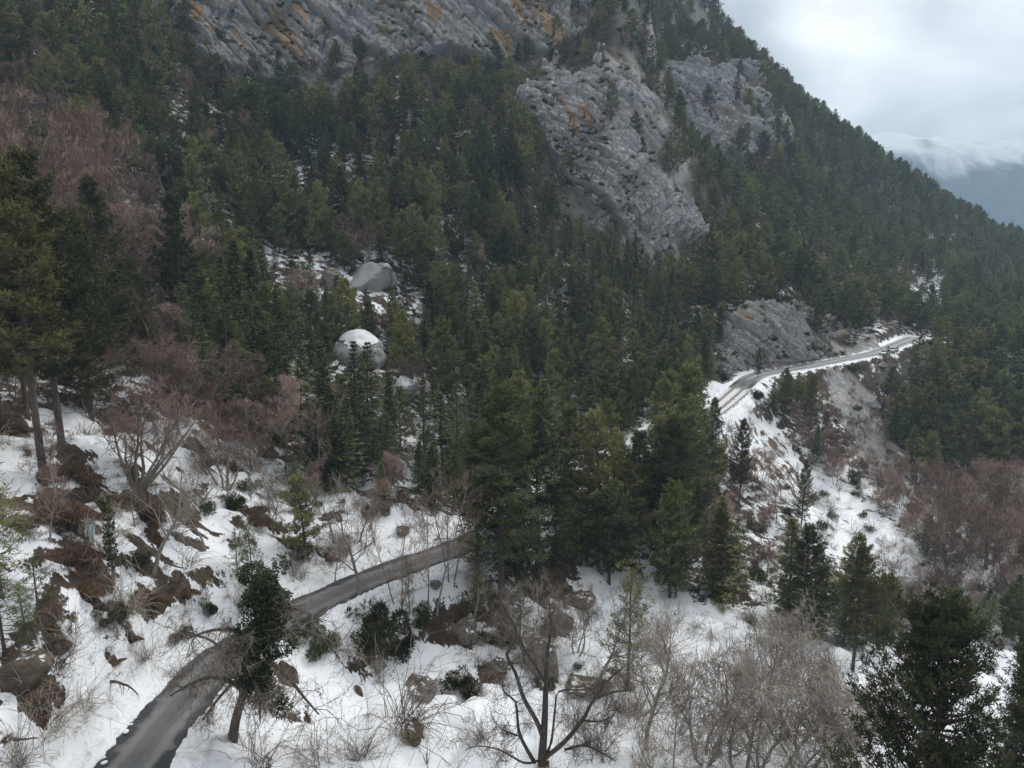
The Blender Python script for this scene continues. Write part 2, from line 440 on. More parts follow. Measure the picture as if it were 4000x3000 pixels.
Z_NEARLEFT = zone((-400, 1550), (0, 1500), (420, 1450), (700, 1500), (1000, 1640), (1350, 1850), (1800, 2040), (1500, 2180), (1000, 2400), (600, 2600), (-300, 3000))
BANKS = [
    (300, 1850, 260, -0.5, 1.3, 'brown grassy bank under the roots of the tall pines'),
    (220, 2000, 330, -0.2, 1.5, 'big overhanging earth bank with dry grass beside the ice column'),
    (400, 1960, 200, -0.4, 1.3, 'brown grass bank behind the small ivy-grown tree'),
    (560, 1990, 250, -0.6, 1.2, 'dark earth bank below the many-stemmed bare tree'),
    (300, 2160, 220, -0.2, 1.3, 'tan grassy bank at the foot of the ice column'),
    (345, 2280, 240, -0.7, 1.0, 'long tan grass ridge running down the snow'),
    (600, 2330, 180, -0.3, 1.0, 'reddish grass bank in two steps above the road'),
    (720, 2310, 130, -0.2, 1.0, 'rust-brown grass hump next to the two-step bank'),
    (600, 2110, 100, 0.3, 1.0, 'brown tuft by the leaning grey tree'),
    (1000, 2020, 220, -0.7, 0.9, 'long brown bank on the snow slope above the road'),
    (1160, 2130, 180, -0.8, 1.0, 'red-brown bank falling to the road beside the bare trees'),
    (1280, 2180, 110, -0.4, 0.9, 'small brown bank near the bend of the uphill verge'),
    (440, 2390, 130, -0.2, 0.9, 'earth patch with twigs under the long tan ridge'),
    (515, 2490, 90, -0.2, 0.9, 'yellow-brown tuft on snow left of the road'),
    (720, 2475, 80, 0.0, 0.8, 'small yellowish tuft close to the road verge'),
    (445, 2590, 80, 0.9, 0.9, 'narrow brown tuft beside the snow bank'),
    (40, 1680, 180, 0.0, 1.4, 'dark root bank under the leftmost pine'),
    (60, 2060, 130, 0.3, 1.0, 'reddish bank at the photo edge below the pines'),
    (110, 1780, 60, 0.3, 0.9, 'small round brown tuft between the pines'),
    (850, 1600, 200, -0.6, 1.0, 'brown bank under the reddish brush'),
    (1080, 1700, 220, -0.7, 1.0, 'brown slope bank below the dark fir group'),
    (1160, 1620, 160, -0.7, 0.9, 'upper brown bank beside the snow-dusted junipers'),
    (900, 1830, 130, -0.5, 0.9, 'round tan tuft in the snow clearing'),
    (1040, 1780, 110, -0.5, 0.9, 'small tan bank right of the round tuft'),
    (760, 1760, 110, -0.4, 0.9, 'pale brown tuft behind the many-stemmed tree'),
    (1900, 2640, 160, 0.4, 1.0, 'reddish earth below the low boulder'),
    (900, 2130, 60, 0.2, 0.9, 'small dark tuft in the middle of the snow clearing'),
    (180, 2440, 110, -0.3, 0.9, 'dark tuft under the small green pine')]
EARTH = [(b[0], b[1] - 10, b[2]) for b in BANKS] + [(1815, 2480, 190), (2120, 2580, 230), (2170, 2460, 220), (2255, 2350, 150), (1650, 2690, 150), (1615, 2850, 130), (2280, 2670, 170), (1950, 2600, 200), (110, 2670, 300), (225, 2520, 130), (1960, 2390, 130), (2100, 2320, 130),
    (175, 1880, 110), (245, 1750, 110), (5, 1640, 120), (1460, 2470, 190), (1400, 2320, 50), (590, 2225, 110), (540, 1885, 180), (2450, 2680, 80), (1200, 2470, 110), (2130, 2990, 70), (905, 2880, 50), (1100, 2620, 160), (1000, 1700, 260), (800, 1620, 230), (640, 1560, 200), (440, 1700, 160), (1180, 1750, 200), (700, 1900, 110), (1300, 2020, 150)]
# ------------------------------------------------------------------ materials of the land
def snow_color(M):
    return M.ramp(M.noise(0.25, 4), (0.3, (0.74, 0.78, 0.83)), (0.7, (0.83, 0.85, 0.88)))
def ground_material():
    M = MT('ground_snow_and_litter', 0.85)
    nbig = M.noise(0.09, 4, 0.55); nmid = M.noise(0.55, 5, 0.6); nfine = M.noise(3.2, 4, 0.6); nspeck = M.noise(7.5, 2, 0.5)
    litter = M.ramp(nmid, (0.3, (0.030, 0.022, 0.016)), (0.5, (0.072, 0.052, 0.037)), (0.66, (0.15, 0.115, 0.078)), (0.8, (0.070, 0.070, 0.040)))
    litter = M.mix(M.step(nfine, 0.35, 0.7, 0.0, 0.6), litter, (0.045, 0.034, 0.026))
    rockc = M.ramp(M.noise(0.6, 6, 0.62), (0.3, (0.19, 0.19, 0.195)), (0.55, (0.33, 0.325, 0.32)), (0.75, (0.42, 0.40, 0.37)))
    ochre = M.ramp(nmid, (0.3, (0.13, 0.092, 0.058)), (0.6, (0.25, 0.175, 0.11)), (0.8, (0.24, 0.20, 0.16)))
    base = M.mix(M.attr('rock'), litter, rockc)
    base = M.mix(M.attr('ochre'), base, ochre)
    s = M.math('ADD', M.attr('snow'), M.math('MULTIPLY', M.math('SUBTRACT', nmid, 0.5), 1.15))
    s = M.math('ADD', s, M.math('MULTIPLY', M.math('SUBTRACT', nfine, 0.5), 0.5))
    s = M.math('ADD', s, M.math('MULTIPLY', M.math('SUBTRACT', nbig, 0.5), 0.55))
    sf = M.step(s, 0.44, 0.52)
    sn = snow_color(M)
    sn = M.mix(M.math('MULTIPLY', M.step(nspeck, 0.60, 0.68, 0.0, 0.6), M.step(nbig, 0.40, 0.58)), sn, (0.20, 0.155, 0.12))        # needles and bark fallen on the snow
    M.color(M.mix(sf, base, sn))
    M.bump(M.math('ADD', M.math('MULTIPLY', nfine, 0.6), nmid), 0.45, 0.25)
    M.l(M.step(sf, 0, 1, 0.95, 0.6), M.b.inputs['Roughness'])
    return M.m
def snowbank_material():
    M = MT('ploughed_snow', 0.6)
    n = M.noise(1.6, 5, 0.6); n2 = M.noise(9, 3)
    c = M.mix(M.step(n, 0.50, 0.72, 0.0, 0.75), snow_color(M), (0.50, 0.46, 0.40))
    c = M.mix(M.step(n2, 0.66, 0.74, 0, 0.6), c, (0.22, 0.18, 0.14))
    M.color(c); M.bump(M.math('ADD', n2, M.noise(4, 3)), 0.5, 0.08)
    return M.m
def cliff_material(name, orange=0.5, gain=1.0):
    M = MT(name, 0.92)
    n1 = M.noise(0.10, 5, 0.6); n2 = M.noise(0.9, 6, 0.65)
    st = M.noise(0.22, 5, 0.6, stretch=((1.0, 1.0, 0.22), (0, 0.15, 0)))
    c = M.ramp(n2, (0.25, (0.27, 0.278, 0.292)), (0.5, (0.47, 0.478, 0.492)), (0.75, (0.64, 0.638, 0.63)))
    if gain != 1.0: c = M.mix(1.0, c, (gain, gain * 0.985, gain * 0.95), 'MULTIPLY')
    c = M.mix(M.step(M.noise(0.35, 4, 0.6, stretch=((1, 1, 0.15), (0, 0.1, 0))), 0.52, 0.70, 0, 0.5), c, (0.22, 0.24, 0.265))   # dark water streaks
    och = M.ramp(n2, (0.3, (0.38, 0.235, 0.12)), (0.7, (0.64, 0.43, 0.24)))
    of = M.math('MULTIPLY', M.step(st, 0.64 - 0.12 * orange, 0.70 - 0.10 * orange), M.step(n1, 0.60 - 0.18 * orange, 0.68 - 0.14 * orange))
    c = M.mix(M.math('MULTIPLY', of, 0.7), c, och)
    c = M.mix(M.attr('ochre'), c, och)
    c = M.mix(M.step(M.noise(0.8, 5, 0.6, stretch=((1, 1, 0.12), (0, 0.1, 0))), 0.55, 0.62, 0, 0.6), c, (0.27, 0.28, 0.295))
    # plants and lichen hold on the ledges, snow on the flattest of them
    ledge = M.math('MULTIPLY', M.step(M.nz(), 0.45, 0.75), M.step(M.noise(0.5, 4), 0.40, 0.56))
    c = M.mix(M.math('MULTIPLY', ledge, 0.75), c, (0.085, 0.078, 0.045))
    sn = M.math('MULTIPLY', M.step(M.nz(), 0.66, 0.8), M.step(M.noise(0.7, 3), 0.56, 0.64))
    c = M.mix(sn, c, (0.76, 0.79, 0.83))
    M.color(c)
    M.bump(M.math('ADD', M.noise(2.2, 6, 0.7), M.math('MULTIPLY', n2, 1.5)), 0.8, 0.5)
    return M.m
def asphalt_material():
    M = MT('worn_asphalt', 0.85)
    across = M.attr('across'); along = M.attr('along'); slush = M.attr('slush')
    n = M.noise(14, 3); nm = M.noise(0.7, 4, 0.6); nl = M.noise(0.16, 4, 0.55)
    c = M.ramp(n, (0.3, (0.100, 0.102, 0.106)), (0.7, (0.160, 0.160, 0.160)))
    aa = M.math('ABSOLUTE', across)
    # dry worn strip in the middle, wet dark margins with a ragged border
    wet = M.step(M.math('ADD', aa, M.math('MULTIPLY', M.math('SUBTRACT', nm, 0.5), 1.5)), 0.55, 0.60)
    wet2 = M.step(M.math('ADD', M.math('ABSOLUTE', M.math('ADD', across, -0.05)), M.math('MULTIPLY', nl, 0.15)), 0.02, 0.22, 0.45, 0.0)
    c = M.mix(wet, c, (0.045, 0.047, 0.052)); c = M.mix(wet2, c, (0.095, 0.090, 0.082))
    pale = M.step(M.math('ADD', M.math('ABSOLUTE', M.math('ADD', aa, -0.42)), M.math('MULTIPLY', M.math('SUBTRACT', nl, 0.5), 0.6)), 0.05, 0.22, 0.5, 0.0)
    c = M.mix(pale, c, (0.25, 0.243, 0.232))
    c = M.mix(M.step(M.noise(0.45, 5, 0.7), 0.56, 0.60, 0, 0.45), c, (0.085, 0.086, 0.088))      # damp patches and old repairs

    # thin snow and slush between the wheel tracks on the far stretch
    trk = M.math('ABSOLUTE', M.math('SUBTRACT', aa, 0.42))
    sl = M.step(M.math('ADD', M.math('MULTIPLY', M.step(trk, 0.06, 0.24), 0.55), M.math('MULTIPLY', M.math('SUBTRACT', nm, 0.5), 1.1)), 0.26, 0.36)
    c = M.mix(slush, c, M.mix(M.math('MULTIPLY', sl, 0.92), (0.26, 0.235, 0.20), (0.72, 0.73, 0.75)))
    M.color(c)
    M.l(M.step(wet, 0, 1, 0.9, 0.5), M.b.inputs['Roughness'])
    M.bump(n, 0.3, 0.02)
    return M.m
MAT_GROUND = ground_material(); MAT_BANK = snowbank_material()
MAT_CLIFF = cliff_material('limestone_upper', 0.9); MAT_CLIFF2 = cliff_material('limestone_plain', 0.35); MAT_CUT = cliff_material('limestone_cutting', 0.45, 1.08)
MAT_ROAD = asphalt_material()

# ------------------------------------------------------------------ ground sheet (polar grid: fine near, coarse far)
def build_ground():
    NA, NR = 570, 560
    ang = np.linspace(R(-58), R(58), NA)
    rad = np.concatenate([np.linspace(4, 24, 12, endpoint=False), np.geomspace(24, 1100, NR)])
    A, Q = np.meshgrid(ang, rad)
    x = (np.sin(A) * Q).ravel(); y = (np.cos(A) * Q).ravel()
    z = ground(x, y)
    d, rz, rs = road_near(x, y); ad = np.abs(d)
    dist = np.hypot(x, y)
    zz = z.reshape(A.shape)
    # slope from finite differences in plan
    gr = np.gradient(zz, axis=0) / np.gradient(rad)[:, None]; ga = np.gradient(zz, axis=1) / (np.gradient(ang)[None] * Q)
    sl = np.hypot(gr, ga).ravel()
    snow = 0.46 - 0.16 * sstep(0.5, 1.2, sl)                          # forest floor: patches
    snow = snow - 0.05 * sstep(200, 300, dist)
    op = soft(x, y, Z_OPENSNOW, 5.0); snow = np.maximum(snow, op * (0.80 - 0.42 * sstep(0.75, 1.35, sl)))
    rav = soft(x, y, Z_RAVINE, 6.0); snow = np.where(rav > 0, np.maximum(snow, 0.56), snow)
    gl = soft(x, y, Z_GULLY, 2.5); snow = np.where(gl > 0, 0.80 - 0.28 * sstep(0.35, 0.65, fbm((x + y) / 4 + 5, (x - y) / 16, 3)), snow)
    bf = soft(x, y, Z_BENDFILL, 2.0); snow = np.where(bf > 0, 0.55 + 0.45 * fbm((x + 0.8 * y) / 1.1, (x - y) / 8, 2), snow)
    rs_ = soft(x, y, Z_RIGHTSNOW, 8.0); snow = np.where(rs_ > 0, 0.52, snow)
    rock = np.clip(soft(x, y, Z_SCREE, 3.0) + 0.8 * soft(x, y, Z_UPPERROCK, 8.0), 0, 1)
    rock = np.maximum(rock, 0.75 * sstep(1.3, 2.2, sl) * sstep(120, 180, dist))
    snow = np.where(rock > 0.5, np.minimum(snow, 0.22), snow)
    och = soft(x, y, Z_OCHRE, 2.0) + 0.8 * bf * (snow < 0.7)
    snow = np.where(soft(x, y, Z_OCHRE, 2.0) > 0, 0.25, snow)
    m = (ad < 6.0); near = 1 - sstep(np.where(y > 186, 3.0, 4.0), np.where(y > 186, 4.4, 7.5), ad)
    snow = snow * (1 - near) + 0.92 * near
    # the uphill side of the far stretch is bare at the foot of the cutting
    # earth shows round banks, boulders and tree feet, and along broken contour bands of the near clearing
    for (u, v, w) in EARTH:
        gx, gy, gz = spot(u, v); rr = 0.28 * w * math.sqrt(gx * gx + gy * gy + gz * gz) / FPX
        q = np.where((np.abs(x - gx) < rr * 4) & (np.abs(y - gy) < rr * 5))[0]
        if len(q):
            f = np.hypot((x[q] - gx) / 1.15, (y[q] - gy) / 1.5) / rr + 0.55 * fbm(x[q] / 1.7, y[q] / 1.7, 3)
            snow[q] -= 0.50 * (1 - sstep(0.45, 1.0, f))
    band = in_poly(x, y, Z_NEARLEFT) & (ad > 5.5)
    bn = fbm(x / 9 + y / 22 + 3, (y - 0.35 * x) / 3.0, 3)
    snow = np.where(band, snow - 0.42 * sstep(0.42, 0.72, bn), snow)
    cutb = (d < 0) & (ad > 2.6) & (ad < 9) & (rs > ROAD_S[-1] * 0.60) & (x < 120)
    snow = np.where(cutb, 0.30, snow); rock = np.where(cutb, 0.8, rock)
    me = new_mesh('ground', np.stack([x, y, z], 1), grid_faces(NA, len(rad))[:, ::-1], [MAT_GROUND], True, attrs={'snow': snow, 'rock': rock, 'ochre': np.clip(och, 0, 1)})
    return tag(mesh_obj('ground', me), 'steep mountainside with patchy snow between rocks and trees', None, kind='structure')
build_ground()

# ------------------------------------------------------------------ road and ploughed snow banks
def build_road():
    nc = 25
    t = np.linspace(-1, 1, nc)
    fine = catmull(ROAD[::3], 0.4)
    T = np.gradient(fine[:, :2], axis=0); T /= np.linalg.norm(T, axis=1)[:, None]; N = np.stack([T[:, 1], -T[:, 0]], 1)
    s = np.concatenate([[0], np.cumsum(np.linalg.norm(np.diff(fine[:, :2], axis=0), axis=1))])
    rag = ROAD_HW + 0.15 + 0.18 * fbm(s / 3, s * 0 + 2, 3)
    V = np.empty((len(fine), nc, 3))
    V[:, :, 0] = fine[:, 0, None] + N[:, 0, None] * t * rag[:, None]
    V[:, :, 1] = fine[:, 1, None] + N[:, 1, None] * t * rag[:, None]
    V[:, :, 2] = fine[:, 2, None] + 0.05 - 0.05 * t ** 2 + 0.012 * fbm(V[:, :, 0] / 2, V[:, :, 1] / 2, 2)
    yy = fine[:, 1]
    sl = sstep(112, 125, yy) * (1 - sstep(181, 186, yy)) + 0.4 * sstep(188, 196, yy)
    SL = np.repeat(sl[:, None], nc, 1) + 0.0
    me = new_mesh('road', V.reshape(-1, 3), grid_faces(nc, len(fine)), [MAT_ROAD], True,
                  attrs={'across': np.tile(t, len(fine)), 'along': np.repeat(s, nc), 'slush': SL.ravel()})
    tag(mesh_obj('road', me), 'narrow grey mountain road with wet margins between snow banks', None, kind='structure')
    # lumpy banks on both sides
    for side, nm, lab in ((-1, 'snow_bank', 'lumpy ploughed snow bank along the uphill edge of the road'), (1, 'snow_bank', 'lumpy ploughed snow bank along the downhill edge of the road')):
        sel = np.where(fine[:, 1] < 184)[0]
        ii = np.arange(sel[0], sel[-1], 0.45)
        cx = np.interp(ii, np.arange(len(fine)), fine[:, 0]); cy = np.interp(ii, np.arange(len(fine)), fine[:, 1]); cz = np.interp(ii, np.arange(len(fine)), fine[:, 2])
        nx = np.interp(ii, np.arange(len(fine)), N[:, 0]); ny = np.interp(ii, np.arange(len(fine)), N[:, 1]); ss = np.interp(ii, np.arange(len(fine)), s)
        nw = 26; q = np.linspace(0, 1, nw)
        e0 = ROAD_HW - 0.28 + 0.32 * fbm(ss / 5 + 50 * side, ss * 0, 3) + 0.16 * fbm(ss / 0.7, ss * 0 + side, 2)
        wd = (3.3 if side < 0 else 2.5)
        dd = (e0[:, None] + q * wd)
        X = cx[:, None] + nx[:, None] * dd * side; Y = cy[:, None] + ny[:, None] * dd * side
        prof = np.sin(np.clip(q * 1.15, 0, 1) * math.pi) ** 0.6 * (1 - 0.55 * q)
        lump = np.abs(fbm(X / 0.8, Y / 0.8, 3)) * 0.32 + np.clip(fbm(X / 0.33, Y / 0.33, 2), 0, 1) * 0.17 + 0.14 * fbm(X / 3, Y / 3, 2)
        g = ground(X, Y)
        Zb = np.maximum(g, cz[:, None] + 0.02)
        Z = Zb + prof * (0.22 + lump) - 0.3 * (q < 0.02) - 0.35 * sstep(0.86, 1.0, q)
        me = new_mesh('snow_bank', np.stack([X, Y, Z], 2).reshape(-1, 3), grid_faces(nw, len(ii)) if side > 0 else grid_faces(nw, len(ii))[:, ::-1], [MAT_BANK], True)
        tag(mesh_obj(nm, me), lab, 'snow', kind='stuff')
build_road()

# ------------------------------------------------------------------ cliffs: bedded, jointed rock faces
CLIFF_V = []
def build_cliff(key, name, label, mat, ns, nt, dip, thick, amp, seed, edge=0.10, ochre_spots=()):
    rows = CLIFFS[key]
    G = np.array([[at(*p) for p in row] for row in rows])           # (rows, cols, 3)
    nr, ncol = G.shape[:2]
    S, T = np.meshgrid(np.linspace(0, 1, ns), np.linspace(0, 1, nt))
    def interp(s, t):
        def spl(P, t):           # catmull along axis 0 for arrays of points
            n = P.shape[0]; f = t * (n - 1); i = np.clip(np.floor(f).astype(int), 0, n - 2); w = f - i
            return i, w
        ti, tw = spl(G, t); si, sw = spl(G.swapaxes(0, 1), s)
        tw = (tw * tw * (3 - 2 * tw)) * 0.35 + tw * 0.65; sw = (sw * sw * (3 - 2 * sw)) * 0.35 + sw * 0.65
        a = G[ti, si]; b = G[ti, si + 1]; c = G[ti + 1, si]; d = G[ti + 1, si + 1]
        tw = tw[..., None]; sw = sw[..., None]
        return (a * (1 - sw) + b * sw) * (1 - tw) + (c * (1 - sw) + d * sw) * tw
    Pb = interp(S, T)
    # outward normal from the large-scale surface
    du = np.gradient(Pb, axis=1); dv = np.gradient(Pb, axis=0)
    Nn = np.cross(du, dv); Nn /= np.linalg.norm(Nn, axis=2)[..., None] + 1e-9
    k = max(3, ns // 12)
    for ax in (0, 1):
        ker = np.ones(2 * k + 1) / (2 * k + 1)
        Nn = np.apply_along_axis(lambda m: np.convolve(np.pad(m, k, mode='edge'), ker, mode='valid'), ax, Nn)
    Nn /= np.linalg.norm(Nn, axis=2)[..., None]
    Nn = np.where((Nn[..., 1:2] > 0), -Nn, Nn)
    # in-face coordinates in metres
    mid = Pb[nt // 2, ns // 2]
    ex = np.array([G[0, -1, 0] - G[0, 0, 0], G[0, -1, 1] - G[0, 0, 1], 0]); ex /= np.linalg.norm(ex)
    p = (Pb - mid) @ ex; q = (Pb - mid)[..., 2] * 1.0
    a = R(dip)
    wp = fbm(p / 40 + seed, q / 40, 2) * 4; wq = fbm(p / 45 + seed + 9, q / 45, 2) * 5.0 + 0.35 * fbm(p / 4, q / 4 + seed, 2)
    bed = (-np.sin(a) * p + np.cos(a) * q + wq * 0.8); run = np.cos(a) * p + np.sin(a) * q + wp
    if key == 'middle':                                              # folded beds: level at the top, steep on the right flank
        p0, q0 = p.min() - 12, q.min() - 18
        bed = np.hypot(p - p0, (q - q0) * 0.9) + wq * 0.5; run = np.arctan2(q - q0, p - p0) * 85 + wp
    disp = np.zeros_like(p)
    for lev, (th, am) in enumerate(((thick * 9.0, amp * 1.5), (thick * 3.6, amp * 0.95), (thick * 1.5, amp * 0.60), (thick * 0.62, amp * 0.24))):
        b = bed / th; kb = np.floor(b); fb = b - kb
        ln = th * (2.2 + 2.5 * hash2(kb, kb * 0 + lev, seed)) * (2.2 if lev == 0 else 1.2 if lev == 1 else 1.0)
        r = run / ln + hash2(kb, kb * 0 + 7, seed + lev) * 9; kr = np.floor(r); fr = r - kr
        h = hash2(kb, kr, seed + 3 * lev)
        # each block: its own projection, tilted face, sharp joints
        blk = 1.15 * (h - 0.5) + 0.45 * (0.5 - fb) + 0.35 * (fb - 0.5) * (hash2(kb, kr, 5 + lev) - 0.3) + 0.25 * (fr - 0.5) * (hash2(kr, kb, 8) - 0.5)
        joint = np.minimum(np.minimum(fb, 1 - fb) * th, np.minimum(fr, 1 - fr) * ln + (0.0 if lev > 0 else 0.25 * th))
        disp += am * blk - am * 0.55 * np.exp(-(joint / (0.045 * th + 0.12)) ** 2)
    disp += fbm(p / 9 + seed, q / 9, 4) * amp * 0.35 + fbm(p / 1.4, q / 1.4 + seed, 3) * amp * 0.13 + fbm(p / 28, q / 28 + seed, 3) * amp * 1.1
    # vertical gullies that break the face up
    gul = np.abs(fbm(p / 17 + seed * 3, q / 60 + seed, 3)); disp -= (1 - sstep(0.0, 0.14, gul)) * amp * 0.55
    rag = 0.13 * fbm(S * 5 + seed, T * 5, 4) - 0.02
    ed = np.minimum(np.minimum(S, 1 - S), np.minimum(T, 1 - T) * 1.1) + rag
    sink = 1 - sstep(0.0, edge, ed)
    disp = disp + 1.2 - sink * (9.0 if key != 'cutting' else 4.5)
    V = Pb + Nn * disp[..., None]
    och = np.zeros_like(p)
    for (cu, cv, ru, rv) in ochre_spots:                              # ochre stains where the photograph has them
        c = None
        U, Vv = pix(Pb[..., 0], Pb[..., 1], Pb[..., 2])
        i = np.unravel_index(np.argmin((U - cu) ** 2 + (Vv - cv) ** 2), U.shape)
        c = Pb[i]; sc_ = c[1] / FPX
        ca, sa = math.cos(0.5 if key == 'upper' else 0.06), math.sin(0.5 if key == 'upper' else 0.06)
        dp = (p - p[i]) ; dq = (q - q[i])
        e1 = (dp * ca + dq * sa) / (ru * sc_); e2 = (-dp * sa + dq * ca) / (rv * sc_)
        f = np.sqrt(e1 ** 2 + e2 ** 2) + 0.7 * fbm(p / 3.0, q / 7, 3)
        och = np.maximum(och, 1 - sstep(0.7, 0.95, f))
    CLIFF_V.append(V)
    me = new_mesh(name, V.reshape(-1, 3), grid_faces(ns, nt), [mat], False, attrs={'ochre': och.ravel() * 0.9})
    return tag(mesh_obj(name, me), label, 'cliff')
build_cliff('upper', 'cliff', 'long grey limestone cliff with ochre streaks along the top edge above the forest', MAT_CLIFF, 560, 250, -42, 1.7, 2.6, 5,
            edge=0.07, ochre_spots=[(770, 40, 30, 75), (1100, 120, 45, 150), (1180, 40, 18, 60), (1690, 60, 30, 70), (1970, 140, 40, 60), (2020, 40, 30, 60), (2120, 70, 50, 110), (2180, 130, 40, 60), (930, 130, 14, 50)])
build_cliff('middle', 'cliff', 'layered grey limestone buttress with one ochre streak standing out of the forest', MAT_CLIFF2, 330, 380, -20, 1.35, 2.5, 21,
            edge=0.10, ochre_spots=[(2285, 450, 20, 75), (2240, 480, 12, 60), (2215, 440, 9, 45), (2590, 600, 10, 22)])
build_cliff('far', 'cliff', 'hazy broken limestone crag below the wooded ridge line', MAT_CLIFF2, 260, 200, -35, 1.9, 3.2, 33, edge=0.12, ochre_spots=[(2915, 380, 30, 50)])
build_cliff('cutting', 'cliff', 'low grey rock cutting rising straight from the far stretch of road', MAT_CUT, 360, 200, -55, 0.62, 1.5, 47, edge=0.09, ochre_spots=[(2900, 1260, 20, 18), (3000, 1420, 30, 14), (3310, 1330, 30, 30)])
# ------------------------------------------------------------------ plant materials
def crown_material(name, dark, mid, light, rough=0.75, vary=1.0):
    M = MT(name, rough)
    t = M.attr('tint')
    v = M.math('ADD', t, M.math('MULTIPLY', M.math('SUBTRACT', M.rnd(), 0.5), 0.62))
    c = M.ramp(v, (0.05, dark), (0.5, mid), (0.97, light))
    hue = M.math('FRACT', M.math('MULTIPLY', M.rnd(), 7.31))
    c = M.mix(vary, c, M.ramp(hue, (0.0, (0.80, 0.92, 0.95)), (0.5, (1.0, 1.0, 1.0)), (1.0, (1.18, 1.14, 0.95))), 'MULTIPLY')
    M.color(c); M.b.inputs['Specular IOR Level'].default_value = 0.12
    return M.m
def bark_material(name, c1, c2, scale=3.0):
    M = MT(name, 0.9)
    n = M.noise(scale, 4, 0.65, stretch=((3, 3, 0.6), (0, 0, 0)))
    c = M.ramp(n, (0.3, c1), (0.7, c2))
    c = M.mix(M.math('MULTIPLY', M.rnd(), 0.35), c, tuple(0.6 * q for q in c1))
    M.color(c); M.bump(n, 0.6, 0.05)
    return M.m
MAT_FIR = crown_material('fir_needles', (0.026, 0.037, 0.021), (0.094, 0.118, 0.057), (0.238, 0.255, 0.122))
MAT_PINE = crown_material('pine_needles', (0.026, 0.034, 0.017), (0.090, 0.108, 0.046), (0.220, 0.228, 0.096))
MAT_IVY = crown_material('ivy_leaves', (0.018, 0.026, 0.011), (0.050, 0.064, 0.024), (0.13, 0.138, 0.055), 0.5, vary=0.0)
MAT_JUNIPER = crown_material('juniper_needles', (0.022, 0.028, 0.012), (0.060, 0.072, 0.024), (0.135, 0.135, 0.050))
MAT_TWIG = crown_material('reddish_twigs', (0.13, 0.092, 0.078), (0.275, 0.195, 0.165), (0.43, 0.34, 0.29), vary=0.25)
MAT_TWIG2 = crown_material('pale_twigs', (0.12, 0.10, 0.083), (0.28, 0.24, 0.203), (0.47, 0.42, 0.365), vary=0.2)
MAT_DRY = crown_material('dry_grass', (0.045, 0.026, 0.014), (0.135, 0.082, 0.044), (0.32, 0.235, 0.135), vary=0.4)
MAT_BARK = bark_material('conifer_bark', (0.055, 0.043, 0.036), (0.15, 0.125, 0.108))
MAT_BARK2 = bark_material('grey_bark', (0.15, 0.135, 0.115), (0.38, 0.35, 0.31))
MAT_BARK3 = bark_material('brown_bark', (0.050, 0.040, 0.032), (0.17, 0.14, 0.115))

# ------------------------------------------------------------------ geometry collectors
def xcross(a, b):
    return np.stack([a[:, 1] * b[:, 2] - a[:, 2] * b[:, 1], a[:, 2] * b[:, 0] - a[:, 0] * b[:, 2], a[:, 0] * b[:, 1] - a[:, 1] * b[:, 0]], 1)
class Tubes:
    """branches: polylines with radii become tapered tubes (or flat twigs when sides == 2)"""
    def __init__(s): s.V = []; s.F = []; s.n = 0; s.T = []
    def add(s, P, r, sides=5, tint=0.5, cap=True):
        P = np.asarray(P, float); r = np.asarray(r, float); n = len(P)
        t = np.empty_like(P); t[1:-1] = P[2:] - P[:-2]; t[0] = P[1] - P[0]; t[-1] = P[-1] - P[-2]; t /= np.sqrt((t * t).sum(1))[:, None] + 1e-9
        ref = np.array([0.31, 0.17, 0.93]) if abs(t[0, 2]) < 0.9 else np.array([0.9, 0.3, 0.1])
        a = xcross(t, ref[None]); a /= np.sqrt((a * a).sum(1))[:, None] + 1e-9
        b = xcross(t, a)
        if sides == 2:
            V = np.stack([P - a * r[:, None], P + a * r[:, None]], 1).reshape(-1, 3)
            i = np.arange(n - 1) * 2
            F = np.stack([i, i + 1, i + 3, i + 2], 1)
        else:
            an = np.arange(sides) * 2 * math.pi / sides
            V = (P[:, None] + a[:, None] * (np.cos(an)[None, :, None] * r[:, None, None]) + b[:, None] * (np.sin(an)[None, :, None] * r[:, None, None])).reshape(-1, 3)
            i, j = np.meshgrid(np.arange(n - 1), np.arange(sides), indexing='ij'); k = (j + 1) % sides
            F = np.stack([i * sides + j, i * sides + k, (i + 1) * sides + k, (i + 1) * sides + j], 2).reshape(-1, 4)
        s.V.append(V); s.F.append(F + s.n); s.T.append(np.full(len(V), tint)); s.n += len(V)
    def ribbons(s, C, D, L, w, tint):
        """many short straight twigs at once"""
        C = np.asarray(C); D = np.asarray(D); L = np.asarray(L)[:, None]; n = len(C)
        a = np.cross(D, np.array([0.31, 0.17, 0.93])); a /= np.linalg.norm(a, axis=1)[:, None] + 1e-9
        E = C + D * L
        V = np.stack([C - a * w, C + a * w, E + a * w * 0.5, E - a * w * 0.5], 1).reshape(-1, 3)
        s.V.append(V); s.F.append(np.arange(4 * n).reshape(n, 4) + s.n); s.T.append(np.repeat(tint, 4)); s.n += 4 * n
    def mesh(s, name, mat, smooth=True):
        return new_mesh(name, np.vstack(s.V), np.vstack(s.F), [mat], smooth, attrs={'tint': np.concatenate(s.T)})
